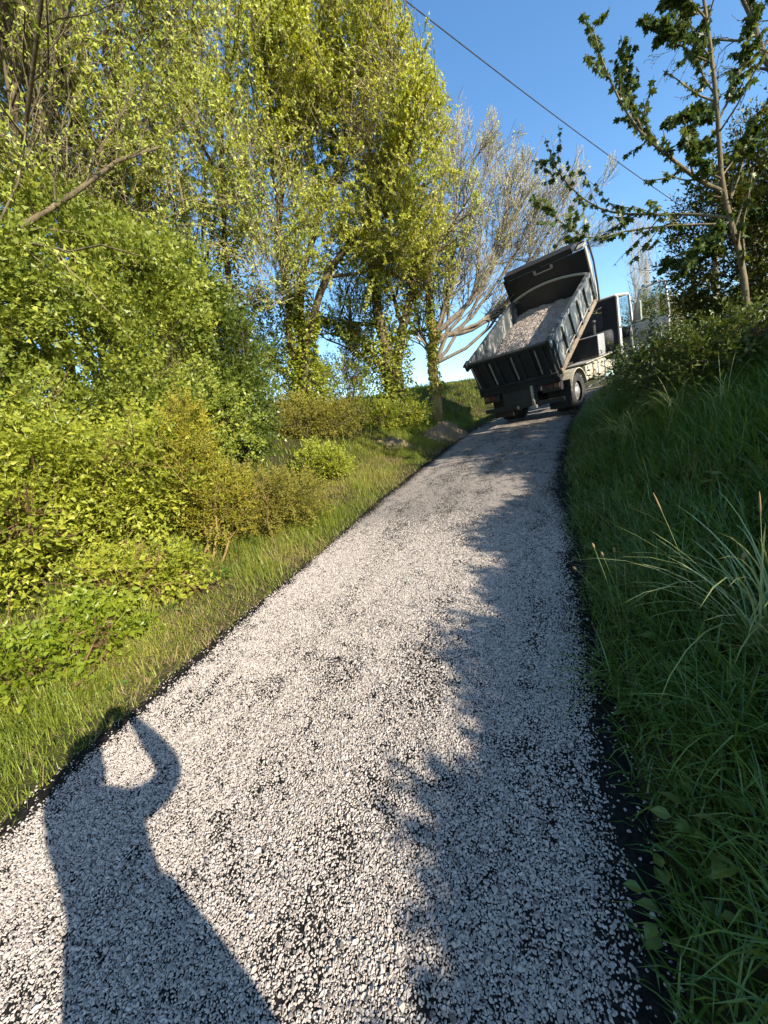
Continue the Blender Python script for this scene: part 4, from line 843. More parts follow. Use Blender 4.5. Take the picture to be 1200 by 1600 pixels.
# ---- leafy shrubs: twiggy sprigs of leaves over several lobes
def sprig(rng, n, L, leaf, tmpl, curl=.25):
    ps = []
    for i in range(n):
        t = (i + .6) / n; a = i * 2.4; d = nrm(np.array([math.cos(a), .55, math.sin(a) * .55 + .15])); nn = nrm(np.array([rng.normal() * .3, -.2, 1.]))
        V, F = place(tmpl[0], tmpl[1], np.array([[0, t * L, -curl * L * t * t]]), basis(d[None], nn[None]), np.array([leaf * (1.1 - .35 * t) * rng.uniform(.8, 1.2)])); ps.append((V, F))
    V, F = merge(ps)
    st_ = np.array([(-.004, 0, 0), (.004, 0, 0), (0, L * .98, -curl * L)]); return np.concatenate([V, st_]), np.concatenate([F, [[len(V), len(V) + 1, len(V) + 2]]])
def shrub(name, label, cat, group, base, lobes, nsp, mat, seed, L=.22, leaf=.055, nleaf=7, tmpl=LEAF4, stems=9, bark='bark_dark', shell=.55, upb=.5, stem_out=0, hero=0, rough=1.05):
    """lobes: (cx,cy,cz,rx,ry,rz) in metres relative to the base"""
    rng = np.random.default_rng(seed); root = empty(name, base, label, cat, group); base = np.array(base, float); lobes = np.array(lobes, float)
    vol = lobes[:, 3] * lobes[:, 4] + lobes[:, 4] * lobes[:, 5] + lobes[:, 3] * lobes[:, 5]; li = rng.choice(len(lobes), nsp, p=vol / vol.sum())
    u = rand_unit(rng, nsp); lump = .975 - rough * .5 + rough * fbm(u[:, 0] * 2.6 + li * 5 + 30, u[:, 1] * 2.6 + u[:, 2] * 2.6 + 30, 91)
    r = (shell + (1 - shell) * rng.random(nsp) ** .6) * lump
    c = lobes[li, :3]; p = base + c + u * lobes[li, 3:] * r[:, None]
    gz = height(p[:, 0], p[:, 1]); ok = p[:, 2] > gz + .02; p, u = p[ok], u[ok]; n = len(p)
    d = nrm(u + rand_unit(rng, n) * .55 + [0, 0, upb]); up = nrm(u * .5 + [0, 0, .6] + SUNV * .7 + rand_unit(rng, n) * .4)
    tv = [sprig(rng, nleaf, L, leaf, tmpl) for _ in range(4)]; k = rng.integers(0, 4, n); parts, rr = [], []; rv = np.clip(rng.normal(.5, .2, n), 0, 1)
    for i, (T, F) in enumerate(tv):
        m_ = k == i; V_, F_ = place(T, F, p[m_] - d[m_] * L * .5, basis(d[m_], up[m_]), rng.uniform(.7, 1.3, m_.sum())); parts.append((V_, F_))
        rr.append(np.clip(np.repeat(rv[m_], len(F)) + rng.normal(0, .12, len(F) * m_.sum()), 0, 1))
    V_, F_ = merge(parts); tag(link('foliage', fast_mesh('foliage', V_, [F_], M[mat], [np.concatenate(rr)]), root), kind='stuff')
    ss = []
    for i in range(stems):
        c = lobes[rng.integers(0, len(lobes))]; tip = base + c[:3] + rand_unit(rng, 1)[0] * c[3:] * rng.uniform(.3, .9 + stem_out)
        a = base + np.array([rng.normal() * .12, rng.normal() * .12, -.08]); mid = (a + tip) / 2 + rng.normal(size=3) * .12; ss.append(np.array([a, mid, tip]))
    P, R = stems_arr(ss, 8, [.016] * stems, [.005] * stems)
    l2 = branch_off(rng, P, R, 7, .3, 1, (.3, 1.), .4, 4, .2, (0, 0, .05)); l3 = branch_off(rng, *l2, 4, .2, 1, (.3, 1.), .5, 3, .2, (0, 0, .02))
    tag(link('stems', wood_mesh('stems', [(P, R), l2, (l3[0], np.maximum(l3[1], .002))], M[bark], [5, 4, 3]), root), kind='stuff')
    if hero:
        # the broad leaves that show largest, each a part of its own, on the side the lane sees
        me = fast_mesh('leaf', *[(tmpl[0], [tmpl[1]])][0], M[mat], [np.full(len(tmpl[1]), .6)])
        me2 = me.copy(); me2.attributes['rnd'].data.foreach_set('value', np.full(len(tmpl[1]), .85, np.float32)); me3 = me.copy(); me3.attributes['rnd'].data.foreach_set('value', np.full(len(tmpl[1]), .3, np.float32))
        view = nrm(CAM - (base + lobes[:, :3].mean(0)))[None]; cand = np.argsort(-(u @ view[0]) + rng.random(n) * .9)[:hero]
        for j in cand:
            o = bpy.data.objects.new('leaf', (me, me2, me3)[j % 3]); COL.objects.link(o); o.parent = root
            B = basis(nrm(u[j] + rand_unit(rng, 1)[0] * .6 + [0, 0, -.1])[None], nrm(u[j] * .5 + [0, 0, .8] + rng.normal(size=3) * .3)[None])[0]; s_ = leaf * rng.uniform(1.1, 1.6); q = p[j] + u[j] * .06 - np.array(base)
            o.matrix_basis = Matrix([[B[a][0] * s_, B[a][1] * s_, B[a][2] * s_, q[a]] for a in range(3)] + [[0, 0, 0, 1]])
    return root
shrub('evergreen_shrub', 'big dark evergreen shrub above the tallest bramble mound', 'shrub', 'evergreen shrubs under the willows', ground_pt(-33, 6.6), [(0, 0, 1.5, 1.1, 1.0, 1.4), (-.9, -.4, 2.2, 1.0, .9, 1.2), (.7, .5, 2.5, .9, .9, 1.1), (-.3, .1, 3.2, .9, .8, .9)], 5200, 'dark_shrub', 201, tmpl=LEAF3, leaf=.075, stem_out=.35)
shrub('evergreen_shrub', 'narrow dark evergreen shrub at the foot of the ivy-wrapped willow', 'shrub', 'evergreen shrubs under the willows', ground_pt(-17.5, 7.4), [(0, 0, .9, .65, .65, 1.0), (.05, .1, 1.9, .6, .6, 1.0), (-.3, .2, 2.6, .55, .6, .8)], 3000, 'ivy_dark', 202, tmpl=LEAF3, leaf=.075, stem_out=.3)
shrub('evergreen_shrub', 'evergreen shrub between the two other dark shrubs, leaves catching sun', 'shrub', 'evergreen shrubs under the willows', ground_pt(-25, 7.6), [(0, 0, 1.4, .9, .9, 1.3), (.3, .2, 2.6, .8, .8, 1.0), (-.4, 0, 3.2, .7, .7, .8)], 3600, 'dark_shrub', 203, tmpl=LEAF3, leaf=.075, stem_out=.35)
shrub('evergreen_shrub', 'evergreen shrub at the outer end of the bank under the spreading willow', 'shrub', 'evergreen shrubs under the willows', ground_pt(-47, 6.0), [(0, 0, 1.3, 1.2, 1.0, 1.3), (.3, .4, 2.6, 1.0, .9, 1.0)], 3600, 'dark_shrub', 204, tmpl=LEAF3, leaf=.075, stem_out=.35)
BR = dict(L=.24, leaf=.062, nleaf=6, tmpl=LEAF4, bark='cane', upb=.35, stems=30, stem_out=.4)
shrub('bramble', 'tallest bramble mound of broad sunlit leaves, beside the yellow gorse', 'bramble', 'brambles on the sunlit bank', ground_pt(-34.5, 5.3), [(0, 0, .55, .95, .7, .75), (-.55, -.25, .75, .75, .6, .75), (.45, .25, .7, .65, .6, .7)], 3000, 'bramble', 211, hero=170, **BR)
shrub('bramble', 'bramble mound at the outer end of the bank, under the spreading willow', 'bramble', 'brambles on the sunlit bank', ground_pt(-46.5, 5.1), [(0, 0, .55, .9, .8, .8), (.2, .5, .9, .7, .6, .7)], 2600, 'bramble', 212, hero=110, **BR)
shrub('bramble', 'low bramble spilling down onto the verge below the outermost mound', 'bramble', 'brambles on the sunlit bank', ground_pt(-47, 4.0), [(0, 0, .10, .45, .35, .30), (.30, .40, .15, .4, .35, .32)], 700, 'bramble_near', 213, hero=60, **BR)
shrub('bramble', 'low bramble at the foot of the tallest bramble mound', 'bramble', 'brambles on the sunlit bank', ground_pt(-36.5, 4.55), [(0, 0, .15, .4, .35, .35), (.4, .2, .12, .35, .3, .3)], 650, 'bramble', 214, hero=60, **BR)
shrub('gorse_bush', 'yellow and orange tinged gorse bush with a bare leaning stem', 'shrub', None, ground_pt(-25.3, 5.0), [(0, 0, 1.0, .42, .40, .6), (.05, .1, 1.5, .28, .3, .45), (.2, .1, .6, .45, .4, .45)], 1500, 'gorse', 221, L=.16, leaf=.034, nleaf=9, stems=8, bark='bark_gold', stem_out=.3)
shrub('faded_bush', 'low brownish bush right of the yellow gorse bush', 'shrub', None, ground_pt(-18.5, 5.3), [(0, 0, .45, .62, .5, .5), (.45, .3, .4, .5, .45, .42), (-.35, .1, .55, .42, .4, .42)], 2000, 'brownbush', 222, L=.16, leaf=.034, nleaf=9, stems=14, bark='bark_gold', stem_out=.35)
shrub('green_bush', 'small rounded green bush on the verge beyond the brownish bush', 'shrub', None, ground_pt(-8.2, 7.0), [(0, 0, .3, .42, .4, .36), (.25, .1, .22, .3, .3, .28)], 800, 'bramble', 223, L=.16, leaf=.05, nleaf=7, stems=6)
shrub('undergrowth_bush', 'scrubby olive bush at the foot of the leaning golden willow', 'shrub', None, ground_pt(-9.5, 8.6), [(0, 0, .35, .8, .5, .55), (.7, .3, .3, .6, .5, .5), (-.7, -.2, .4, .6, .5, .5)], 1800, 'brownbush', 224, L=.2, leaf=.05, nleaf=7, stems=14, stem_out=.4)
shrub('undergrowth_bush', 'scrubby green bush round the foot of the ivy-smothered pollard', 'shrub', None, ground_pt(1.0, 10.2), [(0, 0, .25, .8, .5, .45), (.9, .4, .2, .6, .4, .35), (-.9, -.1, .25, .7, .5, .45)], 1500, 'bramble', 225, L=.2, leaf=.06, nleaf=6, stems=8)
shrub('leafy_thicket', 'tangled leafy thicket behind the brambles, under the dark evergreens', 'shrub', None, ground_pt(-40, 6.2), [(0, 0, .7, 1.0, .8, .9), (.9, .7, .8, .8, .7, .9), (-.8, -.6, .7, .8, .7, .9)], 2200, 'dark_shrub', 226, leaf=.07, stem_out=.3)
shrub('leafy_thicket', 'smaller leafy thicket behind the yellow gorse bush', 'shrub', None, ground_pt(-27, 6.3), [(0, 0, .7, .8, .6, .9), (.5, .4, 1.0, .6, .6, .8)], 1500, 'dark_shrub', 227, leaf=.065, stem_out=.3)
shrub('leafy_thicket', 'tall ivy-hung thicket between the leaning willow and the ivy-wrapped willow', 'shrub', None, ground_pt(-13, 10.0), [(0, 0, .9, .7, .6, 1.1), (.1, .1, 2.2, .55, .5, 1.1), (.9, .3, .7, .6, .5, .9)], 1500, 'ivy', 228, leaf=.075, tmpl=LEAF3, stem_out=.4)
shrub('leafy_thicket', 'ragged leafy scrub between the leaning willow and the ivy-smothered pollard', 'shrub', None, ground_pt(-2.5, 10.9), [(0, 0, .7, .8, .5, .8), (.5, .2, 1.4, .45, .45, .9), (-.6, .1, .8, .5, .4, .8)], 1100, 'ivy', 229, leaf=.075, tmpl=LEAF3, stem_out=.5, stems=16)
# the right-hand bank
shrub('hedge_shrub', 'dense olive hedge shrub behind the young maple', 'hedge', None, ground_pt(46.2, 7.3), [(0, 0, .8, .95, .9, 1.1), (.35, .1, 1.8, .9, .8, .9), (-.5, .2, 1.0, .6, .6, .9)], 4200, 'hedge', 231, tmpl=LEAF3, L=.18, leaf=.06, nleaf=8, stems=18, bark='bark', stem_out=.25)
shrub('bank_shrub', 'twiggy green shrub on the bank in front of the truck cab', 'shrub', None, ground_pt(36.0, 8.8), [(0, 0, .45, .55, .45, .55), (.55, -.3, .6, .55, .4, .55), (-.4, .1, .2, .4, .35, .35), (.95, -.6, .5, .5, .4, .5)], 700, 'bankleaf', 232, L=.15, leaf=.05, nleaf=6, stems=24, bark='bark_dark', stem_out=.3)
shrub('bank_bramble', 'trailing bramble along the bank top below the maple', 'bramble', None, ground_pt(42.0, 6.6), [(0, 0, .15, .7, .5, .35), (.7, -.5, .15, .6, .5, .32), (-.5, .5, .2, .6, .5, .36)], 900, 'bankleaf', 233, L=.22, leaf=.06, nleaf=5, stems=18, bark='bark', stem_out=.3)
shrub('bank_bramble', 'leafy bramble hiding the foot of the young maple', 'bramble', None, ground_pt(44.3, 5.9), [(0, 0, .2, .5, .45, .42), (.45, .1, .25, .45, .4, .42), (-.4, .1, .15, .4, .4, .32)], 800, 'bankleaf', 234, L=.2, leaf=.06, nleaf=5, stems=16, bark='bark', stem_out=.35)
for (az, d, hh, lab, mt) in ((36.2, 24, 4.2, 'far scrubby bush between truck cab and open door', 'farbush'), (38.5, 30, 3.2, 'far rounded golden bush seen past the open truck door', 'goldbush')):
    g = ground_pt(az, d); zt = 1.75 + d * math.tan(math.radians({36.2: 11.5, 38.5: 10.4}[az])); hh = zt - g[2]
    shrub('far_bush', lab, 'bush', 'bushes beyond the truck', g, [(0, 0, hh * .45, 1.5, 1.3, hh * .5), (.3, .1, hh * .7, 1.1, 1.1, hh * .33)] if az < 37 else [(0, 0, hh * .5, 1.25, 1.2, hh * .5)], 1500, mt, 240 + int(az), L=.35, leaf=.12, nleaf=6, stems=8, stem_out=.2)
# grey upright tree behind the far bush
b = ground_pt(35.2, 27, -.2); rng = np.random.default_rng(79)
st = [free_stem(rng, b, (math.cos(a) * .10, math.sin(a) * .10, 1), 8.2 * rng.uniform(.85, 1), 6, .03, .06) for a in np.linspace(0, 5, 4)]
tree('upright_tree', 'slim grey leafless tree standing beyond the truck cab', 'tree', None, b, st, [(.035, .01)] * 4,
     [dict(k=34, t0=.2, t1=.98, ang=(.15, .5), ratio=.20, nseg=4, gnarl=.08, trop=(0, 0, .2), thick=.5), dict(k=9, t0=.1, t1=1, ang=(.2, .6), ratio=.6, nseg=3, gnarl=.1, trop=(0, 0, .12), thick=.8)], dict(mat='bud', per=3, t0=.2, size=(.04, .08), tmpl=LEAFN), 109, 'bark_pale')
# fine blue-green tree above the hedge
b = ground_pt(50, 8.2, -.2); rng = np.random.default_rng(81)
st = [free_stem(rng, b, (math.cos(a) * .22 - .1, math.sin(a) * .22, 1), 6.6 * rng.uniform(.85, 1.05), 7, .07, .05) for a in np.linspace(0, 5, 4)]
tree('feathery_tree', 'feathery blue-green tree rising behind the olive hedge', 'tree', None, b, st, [(.06, .012)] * 4,
     [dict(k=11, t0=.3, t1=.98, ang=(.3, .9), ratio=.34, nseg=5, gnarl=.14, trop=(0, 0, .05), thick=.55), dict(k=8, t0=.2, t1=1, ang=(.3, .9), ratio=.45, nseg=4, gnarl=.16, trop=(0, 0, .0)), dict(k=4, t0=.2, t1=1, ang=(.3, .9), ratio=.55, nseg=3, gnarl=.18, trop=(0, 0, -.02), minlen=.15)],
     dict(mat='blue', per=8, t0=.1, size=(.025, .05), tmpl=LEAFN, spread=.7), 110, 'bark', 'bark')

# ---- young maple on the bank: stems follow the photograph at the tree's own distance, leaves hang in pairs
DM = 6.3; b = ground_pt(44.6, DM, -.1)
maple = empty('maple_tree', b, 'young maple with hanging dark leaves on the shaded bank', 'tree')
trunk = np.array([b, at(1162, 430, DM), at(1143, 350, DM), at(1128, 285, DM), at(1122, 190, DM), at(1112, 90, DM), at(1100, 0, DM), at(1085, -110, DM)])
limbs = [
    (np.array([at(1131, 300, DM), at(1090, 280, 6.2), at(1040, 240, 6.1), at(1000, 205, 6.0), at(965, 150, 5.95), at(940, 90, 5.9), at(926, 40, 5.9)]), .030),
    (np.array([at(1030, 232, 6.1), at(1005, 205, 6.15), at(990, 165, 6.2), at(978, 110, 6.2), at(970, 55, 6.25)]), .016),
    (np.array([at(1138, 340, DM), at(1080, 335, 6.4), at(1010, 335, 6.5), at(950, 330, 6.5), at(905, 305, 6.5), at(870, 265, 6.6), at(852, 215, 6.6)]), .024),
    (np.array([at(1140, 350, DM), at(1060, 352, 6.1), at(985, 360, 6.0), at(925, 372, 5.9), at(880, 350, 5.9), at(845, 318, 5.9)]), .018),
    (np.array([at(1122, 190, DM), at(1090, 175, 6.2), at(1060, 185, 6.1), at(1045, 195, 6.1)]), .012),
    (np.array([at(1118, 150, DM), at(1095, 110, 6.4), at(1085, 60, 6.5), at(1070, 15, 6.5), at(1055, -30, 6.5)]), .014),
    (np.array([at(1112, 90, DM), at(1080, 60, 6.2), at(1050, 55, 6.1), at(1005, 32, 6.0)]), .013),
    (np.array([at(1104, 30, DM), at(1075, 0, 6.2), at(1040, -10, 6.1), at(1020, -30, 6.1)]), .013),
    (np.array([at(1125, 230, DM), at(1085, 225, 6.5), at(1065, 215, 6.6)]), .010),
    (np.array([at(1128, 280, DM), at(1100, 262, 6.1), at(1085, 225, 6.0), at(1080, 195, 6.0)]), .011),
    (np.array([at(1122, 190, DM), at(1150, 130, 6.4), at(1170, 60, 6.5), at(1180, 0, 6.5)]), .016),
    (np.array([at(1134, 320, DM), at(1160, 335, 6.4), at(1200, 330, 6.5), at(1240, 310, 6.5)]), .016),
    (np.array([at(1128, 275, DM), at(1160, 230, 6.6), at(1190, 170, 6.7), at(1230, 130, 6.8)]), .014),
    (np.array([at(1140, 345, DM), at(1110, 375, 6.0), at(1080, 400, 5.9), at(1060, 430, 5.9)]), .010),
    (np.array([at(1145, 365, DM), at(1100, 400, 6.5), at(1060, 405, 6.6), at(1035, 415, 6.7)]), .010)]
P0, R0 = stems_arr([trunk], 16, [.034], [.011]); link('trunk', wood_mesh('trunk', [(P0, R0)], M['bark_maple_shade'], [10]), maple)
PL, RL = stems_arr([l for l, _ in limbs], 16, [r * .72 for _, r in limbs], [.004] * len(limbs))
rng = np.random.default_rng(301)
for i in range(len(limbs)): link('limb', wood_mesh('limb', [(PL[i:i + 1], RL[i:i + 1])], M['bark_maple_shade'], [6]), maple)
tw = branch_off(rng, np.concatenate([PL, P0]), np.concatenate([RL, R0]), 17, .12, 1, (.4, 1.2), .21, 4, .12, (0, 0, .10), minlen=.10)
tw = (tw[0], np.maximum(tw[1], .0022)); tag(link('twigs', wood_mesh('twigs', [tw], M['bark_maple_shade'], [4]), maple), kind='stuff')
pts = [];  dirs = []
for A, per, t0 in ((tw[0], 14, .2), (PL, 55, .2), (P0, 50, .3)):
    N_, n_ = A.shape[:2]; idx = np.repeat(np.arange(N_), per); t = rng.uniform(t0, 1, len(idx)) * (n_ - 1); i = np.minimum(t.astype(int), n_ - 2); g = (t - i)[:, None]
    pts.append(A[idx, i] * (1 - g) + A[idx, i + 1] * g); dirs.append(nrm(A[idx, i + 1] - A[idx, i]))
pts = np.concatenate(pts); dirs = np.concatenate(dirs); n = len(pts)
ld = nrm(rand_unit(rng, n) * .75 + [0, 0, -.75]); ln_ = nrm(rand_unit(rng, n) * .7 + [0, 0, .5]); ls = rng.uniform(.042, .088, n)
Bm = basis(ld, ln_); order = np.argsort(-ls); hero = order[:300]; rest = order[300:]
V_, F_ = place(MAPLE[0], MAPLE[1], pts[rest], Bm[rest], ls[rest]); tag(link('foliage', fast_mesh('foliage', V_, [F_], M['maple'], [np.repeat(rng.random(len(rest)), 12)]), maple), kind='stuff')
mm = []
for v in (.15, .4, .6, .95): mm.append(fast_mesh('leaf', MAPLE[0], [MAPLE[1]], M['maple'], [np.full(12, v)]))
for j in hero:
    o = bpy.data.objects.new('leaf', mm[j % 4]); COL.objects.link(o); o.parent = maple; q = pts[j] - np.array(b)
    o.matrix_basis = Matrix([[Bm[j][a][0] * ls[j], Bm[j][a][1] * ls[j], Bm[j][a][2] * ls[j], q[a]] for a in range(3)] + [[0, 0, 0, 1]])

# ---- hedgerow along the far side of the right-hand bank, which throws the shade over the lane
hl = ['clipped-looking bank hedge clump furthest down the lane', 'second bank hedge clump up from the bottom of the lane', 'third bank hedge clump, beside the photographer', 'fourth bank hedge clump, slightly ragged on top', 'fifth bank hedge clump, in the middle of the upper row', 'sixth bank hedge clump, with a tall shoot', 'seventh bank hedge clump, rounded', 'eighth bank hedge clump, next to the open end', 'last bank hedge clump before the row opens towards the truck', 'hedge clump behind the photographer, downhill']
EDGE = np.array([(-.30, -.6, -.1), (-.04, .5, .07), (-.04, .82, .11), (-.02, 1.2, .17), (.14, 1.72, .25), (.17, 2.11, .31), (.54, 2.64, .41), (.75, 3.14, .49), (1.29, 4.77, .76), (1.81, 5.25, .87), (3.2, 7.2, 1.25)])
DH = 5.6
for i in range(10):
    yy = -.5 + i * .83; ex, ez = np.interp(yy, EDGE[:, 1], EDGE[:, 0]), np.interp(yy, EDGE[:, 1], EDGE[:, 2])
    x, y, zt = ex + DH * math.sin(SUN_AZ), yy + DH * math.cos(SUN_AZ), ez + DH * math.tan(SUN_EL); g = np.array([x, y, hz(x, y)]); h = zt - g[2] + .04 * (-1) ** i - (.18 if i < 3 else .15)
    shrub('hedge_clump', hl[i], 'hedge', 'hedge clumps along the bank top', g, [(k_ * .47, k_ * .88, h - .60, .50, .50, .62) for k_ in (-.45, -.15, .15, .45)] + [(.45, 0, h - .8, .5, .7, .65)], 2300, 'hedge', 401 + i, L=.17, leaf=.10, nleaf=6, stems=5, tmpl=LEAF3, shell=.25, rough=.3)

# ------------------------------------------------------------------ smaller things along the lane
def blob_mound(name, label, cat, base, rx, ry, h, rot, seed, mat):
    """heap of dumped soil with a rough, clodded surface"""
    n = 46; g = np.linspace(-1.15, 1.15, n); A, B = np.meshgrid(g, g, indexing='ij'); c, s = math.cos(rot), math.sin(rot)
    x = base[0] + A * rx * c - B * ry * s; y = base[1] + A * rx * s + B * ry * c; r = np.hypot(A, B)
    f = np.clip(1 - r ** 1.6, -.4, 1); z = height(x, y) + h * f * (.6 + .8 * fbm(A * 2 + 9 + seed, B * 2 + 9, 111)) + .16 * (fbm(A * 7 + 9, B * 7 + 9 + seed, 115) - .5) * (f > -.2) - .03
    I = np.arange(n * n).reshape(n, n)
    o = link(name, fast_mesh(name, np.stack([x, y, z], -1).reshape(-1, 3), [np.stack([I[:-1, :-1], I[1:, :-1], I[1:, 1:], I[:-1, 1:]], -1).reshape(-1, 4)], M[mat], smooth=False))
    return tag(o, label, cat)
g = ground_pt(10.9, 10.5); blob_mound('soil_heap', 'heap of bare brown soil at the foot of the golden trunk', 'soil', g, .75, .45, .42, .5, 3, 'soil')
g = ground_pt(3.6, 9.2); blob_mound('soil_scar', 'low scraped patch of bare clay on the bank below the pollard', 'soil', g, .55, .35, .16, .3, 8, 'soil')
# fence post and dead sticks on the bank top
b = at(1088, 505, 7.6); b[2] = hz(b[0], b[1]) - .1; tp = at(1083, 428, 7.6)
post = MB().tube([tuple(b), tuple((b + tp) / 2 + [.01, 0, 0]), tuple(tp)], [.036, .034, .031], 9).build('fence_post', 'wood', None); tag(post, 'slim weathered wooden post standing in front of the olive hedge', 'post')
rng = np.random.default_rng(501)
for i, (a_, c_, lab) in enumerate((((1110, 505, 6.9), (1190, 478, 6.7), 'long pale dead branch lying over the bank top below the post'), ((1130, 490, 6.9), (1215, 500, 6.5), 'shorter grey dead branch lying among the bank brambles'))):
    p0, p1 = at(*a_), at(*c_); pts = [p0 * (1 - t) + p1 * t + rng.normal(size=3) * .02 for t in np.linspace(0, 1, 7)]
    P_ = np.array(pts)[None]; R_ = np.linspace(.013, .005, 7)[None]; l2 = branch_off(rng, P_, R_, 7, .2, 1, (.4, 1.0), .3, 4, .15, (0, 0, .02))
    tag(link('dead_branch', wood_mesh('dead_branch', [(P_, R_), l2], M['bark_pale'], [6, 4])), lab, 'branch', 'dead branches on the bank top')
# overhead cable between two poles (one behind the hedge, one downhill out of sight)
A_ = at(655, 15, 9.0); B_ = at(1020, 295, 17.0); dv = B_ - A_
p0 = A_ - dv * .95; p1 = B_ + dv * .55
def pole(xy, z, label):
    g = np.array([xy[0], xy[1], hz(xy[0], xy[1])]); r = empty('utility_pole', g, label, 'pole', 'poles carrying the overhead cable')
    for nm, bb, mt in (('shaft', MB().tube([(0, 0, -.4), (0, 0, z - g[2] + .5)], [.13, .09], 12), 'wood'), ('cross_arm', MB().box(-.6, .6, -.05, .05, z - g[2] + .02, z - g[2] + .12), 'wood'), ('insulator', MB().tube([(0, 0, z - g[2] - .02), (0, 0, z - g[2] + .02)], .03, 8), 'white')):
        bb.build(nm, mt, r)
pole(p0, p0[2], 'wooden utility pole downhill beside the lane holding the near end of the cable'); pole(p1, p1[2], 'wooden utility pole past the truck holding the far end of the cable')
cp = [tuple(p0 + (p1 - p0) * t - np.array([0, 0, .35 * (4 * t * (1 - t)) - .30])) for t in np.linspace(0, 1, 40)]
tag(MB().tube(cp, .011, 6).build('overhead_cable', 'rubber', None), 'black overhead cable slung across the blue sky', 'cable')
# tussocks of arching blades, every blade a part; silvery ones paint sunlit highlights
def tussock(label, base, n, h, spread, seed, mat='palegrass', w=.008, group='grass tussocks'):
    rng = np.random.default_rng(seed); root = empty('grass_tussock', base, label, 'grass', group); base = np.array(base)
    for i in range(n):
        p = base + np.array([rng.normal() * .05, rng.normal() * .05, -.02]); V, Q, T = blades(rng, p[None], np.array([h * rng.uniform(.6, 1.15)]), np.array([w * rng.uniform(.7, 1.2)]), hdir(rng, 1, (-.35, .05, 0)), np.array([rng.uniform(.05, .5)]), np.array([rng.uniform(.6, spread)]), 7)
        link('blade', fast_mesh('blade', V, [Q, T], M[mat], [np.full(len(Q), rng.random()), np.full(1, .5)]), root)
def on_bank(px, py):
    """where a pixel's direction meets the ground"""
    d = ray(px, py); t = np.arange(.6, 22, .02); P = CAM + d * t[:, None]; z = height(P[:, 0], P[:, 1]); k = np.argmax(P[:, 2] < z); return np.array([P[k, 0], P[k, 1], z[k]])
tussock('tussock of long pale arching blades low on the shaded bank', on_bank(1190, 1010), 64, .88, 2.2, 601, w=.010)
tussock('tussock of blades coloured pale as sunlit highlights on the bank nearest the truck', on_bank(985, 690), 70, .62, 2.5, 602)
tussock('tussock of blades coloured as sunlit highlights midway along the bank, above the others', on_bank(1060, 650), 70, .66, 2.5, 603)
tussock('tussock of fine blades coloured as sunlit highlights at the bank foot behind the truck wheel', on_bank(945, 650), 50, .45, 2.4, 607)
tussock('tussock of blades coloured as sunlit highlights below the bank brambles', on_bank(1130, 640), 50, .6, 2.5, 608)
tussock('tussock of dark arching blades by the tar edge below the bud stalks', on_bank(985, 1090), 40, .45, 2.3, 609, 'bankgrass')
tussock('small tussock with dry tips beside the broad-leaved plant', on_bank(1150, 1180), 22, .55, 2.4, 604, 'bankgrass')
tussock('tussock of tall green grass on the sunlit verge by the brambles', on_bank(235, 985), 70, .42, 1.4, 605, 'grass', .007)
tussock('tussock of yellowing grass on the verge below the outermost bramble', on_bank(120, 1110), 60, .30, 1.5, 606, 'grass', .007)
# flowering stalks
def stalk(label, base, h, lean, seed, head='seed', group='flower stalks on the bank'):
    rng = np.random.default_rng(seed); root = empty('seed_stalk', base, label, 'plant', group); base = np.array(base, float)
    d = np.array([lean[0], lean[1], 1.0]); P = np.array([base + d * h * t + np.array([lean[0], lean[1], 0]) * h * .5 * t * t for t in np.linspace(0, 1, 8)]); P[0, 2] -= .03
    link('stem', wood_mesh('stem', [(P[None], np.linspace(.0022, .0011, 8)[None])], M['palegrass'], [5]), root)
    T = nrm(P[-1] - P[-2]); tip = P[-1]
    if head == 'seed':
        q = np.array([tip - T * .02, tip + T * .02, tip + T * .06, tip + T * .09]); link('seed_head', wood_mesh('seed_head', [(q[None], np.array([[.0015, .0042, .0036, .001]]))], M['straw'], [6]), root)
    else:
        q = np.array([tip - T * .006, tip, tip + T * .012, tip + T * .022, tip + T * .026]); link('flower_bud', wood_mesh('flower_bud', [(q[None], np.array([[.002, .006, .0075, .005, .001]]))], M['straw'], [8]), root)
for i, (bx, tx, hd, lab) in enumerate((
        ((1100, 985), (1032, 795), 'seed', 'pale stiff seed stalk leaning out from the pale tussock'), ((1195, 1000), (1188, 800), 'seed', 'tall stalk with an orange tinged seed head beside the long tussock'),
        ((975, 1000), (928, 855), 'bud', 'thin stalk with a bud at the tar edge, tallest of its three'), ((985, 990), (942, 868), 'bud', 'thin stalk with a bud at the tar edge, in the middle of its three'),
        ((970, 980), (960, 862), 'bud', 'thin stalk with a bud at the tar edge, leaning into the bank'), ((1165, 1000), (1162, 872), 'bud', 'stalk with a round pale bud beside the long tussock'), ((965, 970), (900, 890), 'bud', 'short stalk with a bud leaning out over the tar'))):
    b = on_bank(*bx); dist = math.hypot(b[0], b[1]); tp = at(*tx, dist); h = tp[2] - b[2]; stalk(lab, b, h, ((tp[0] - b[0]) / h / 1.5, (tp[1] - b[1]) / h / 1.5), 620 + i, hd)
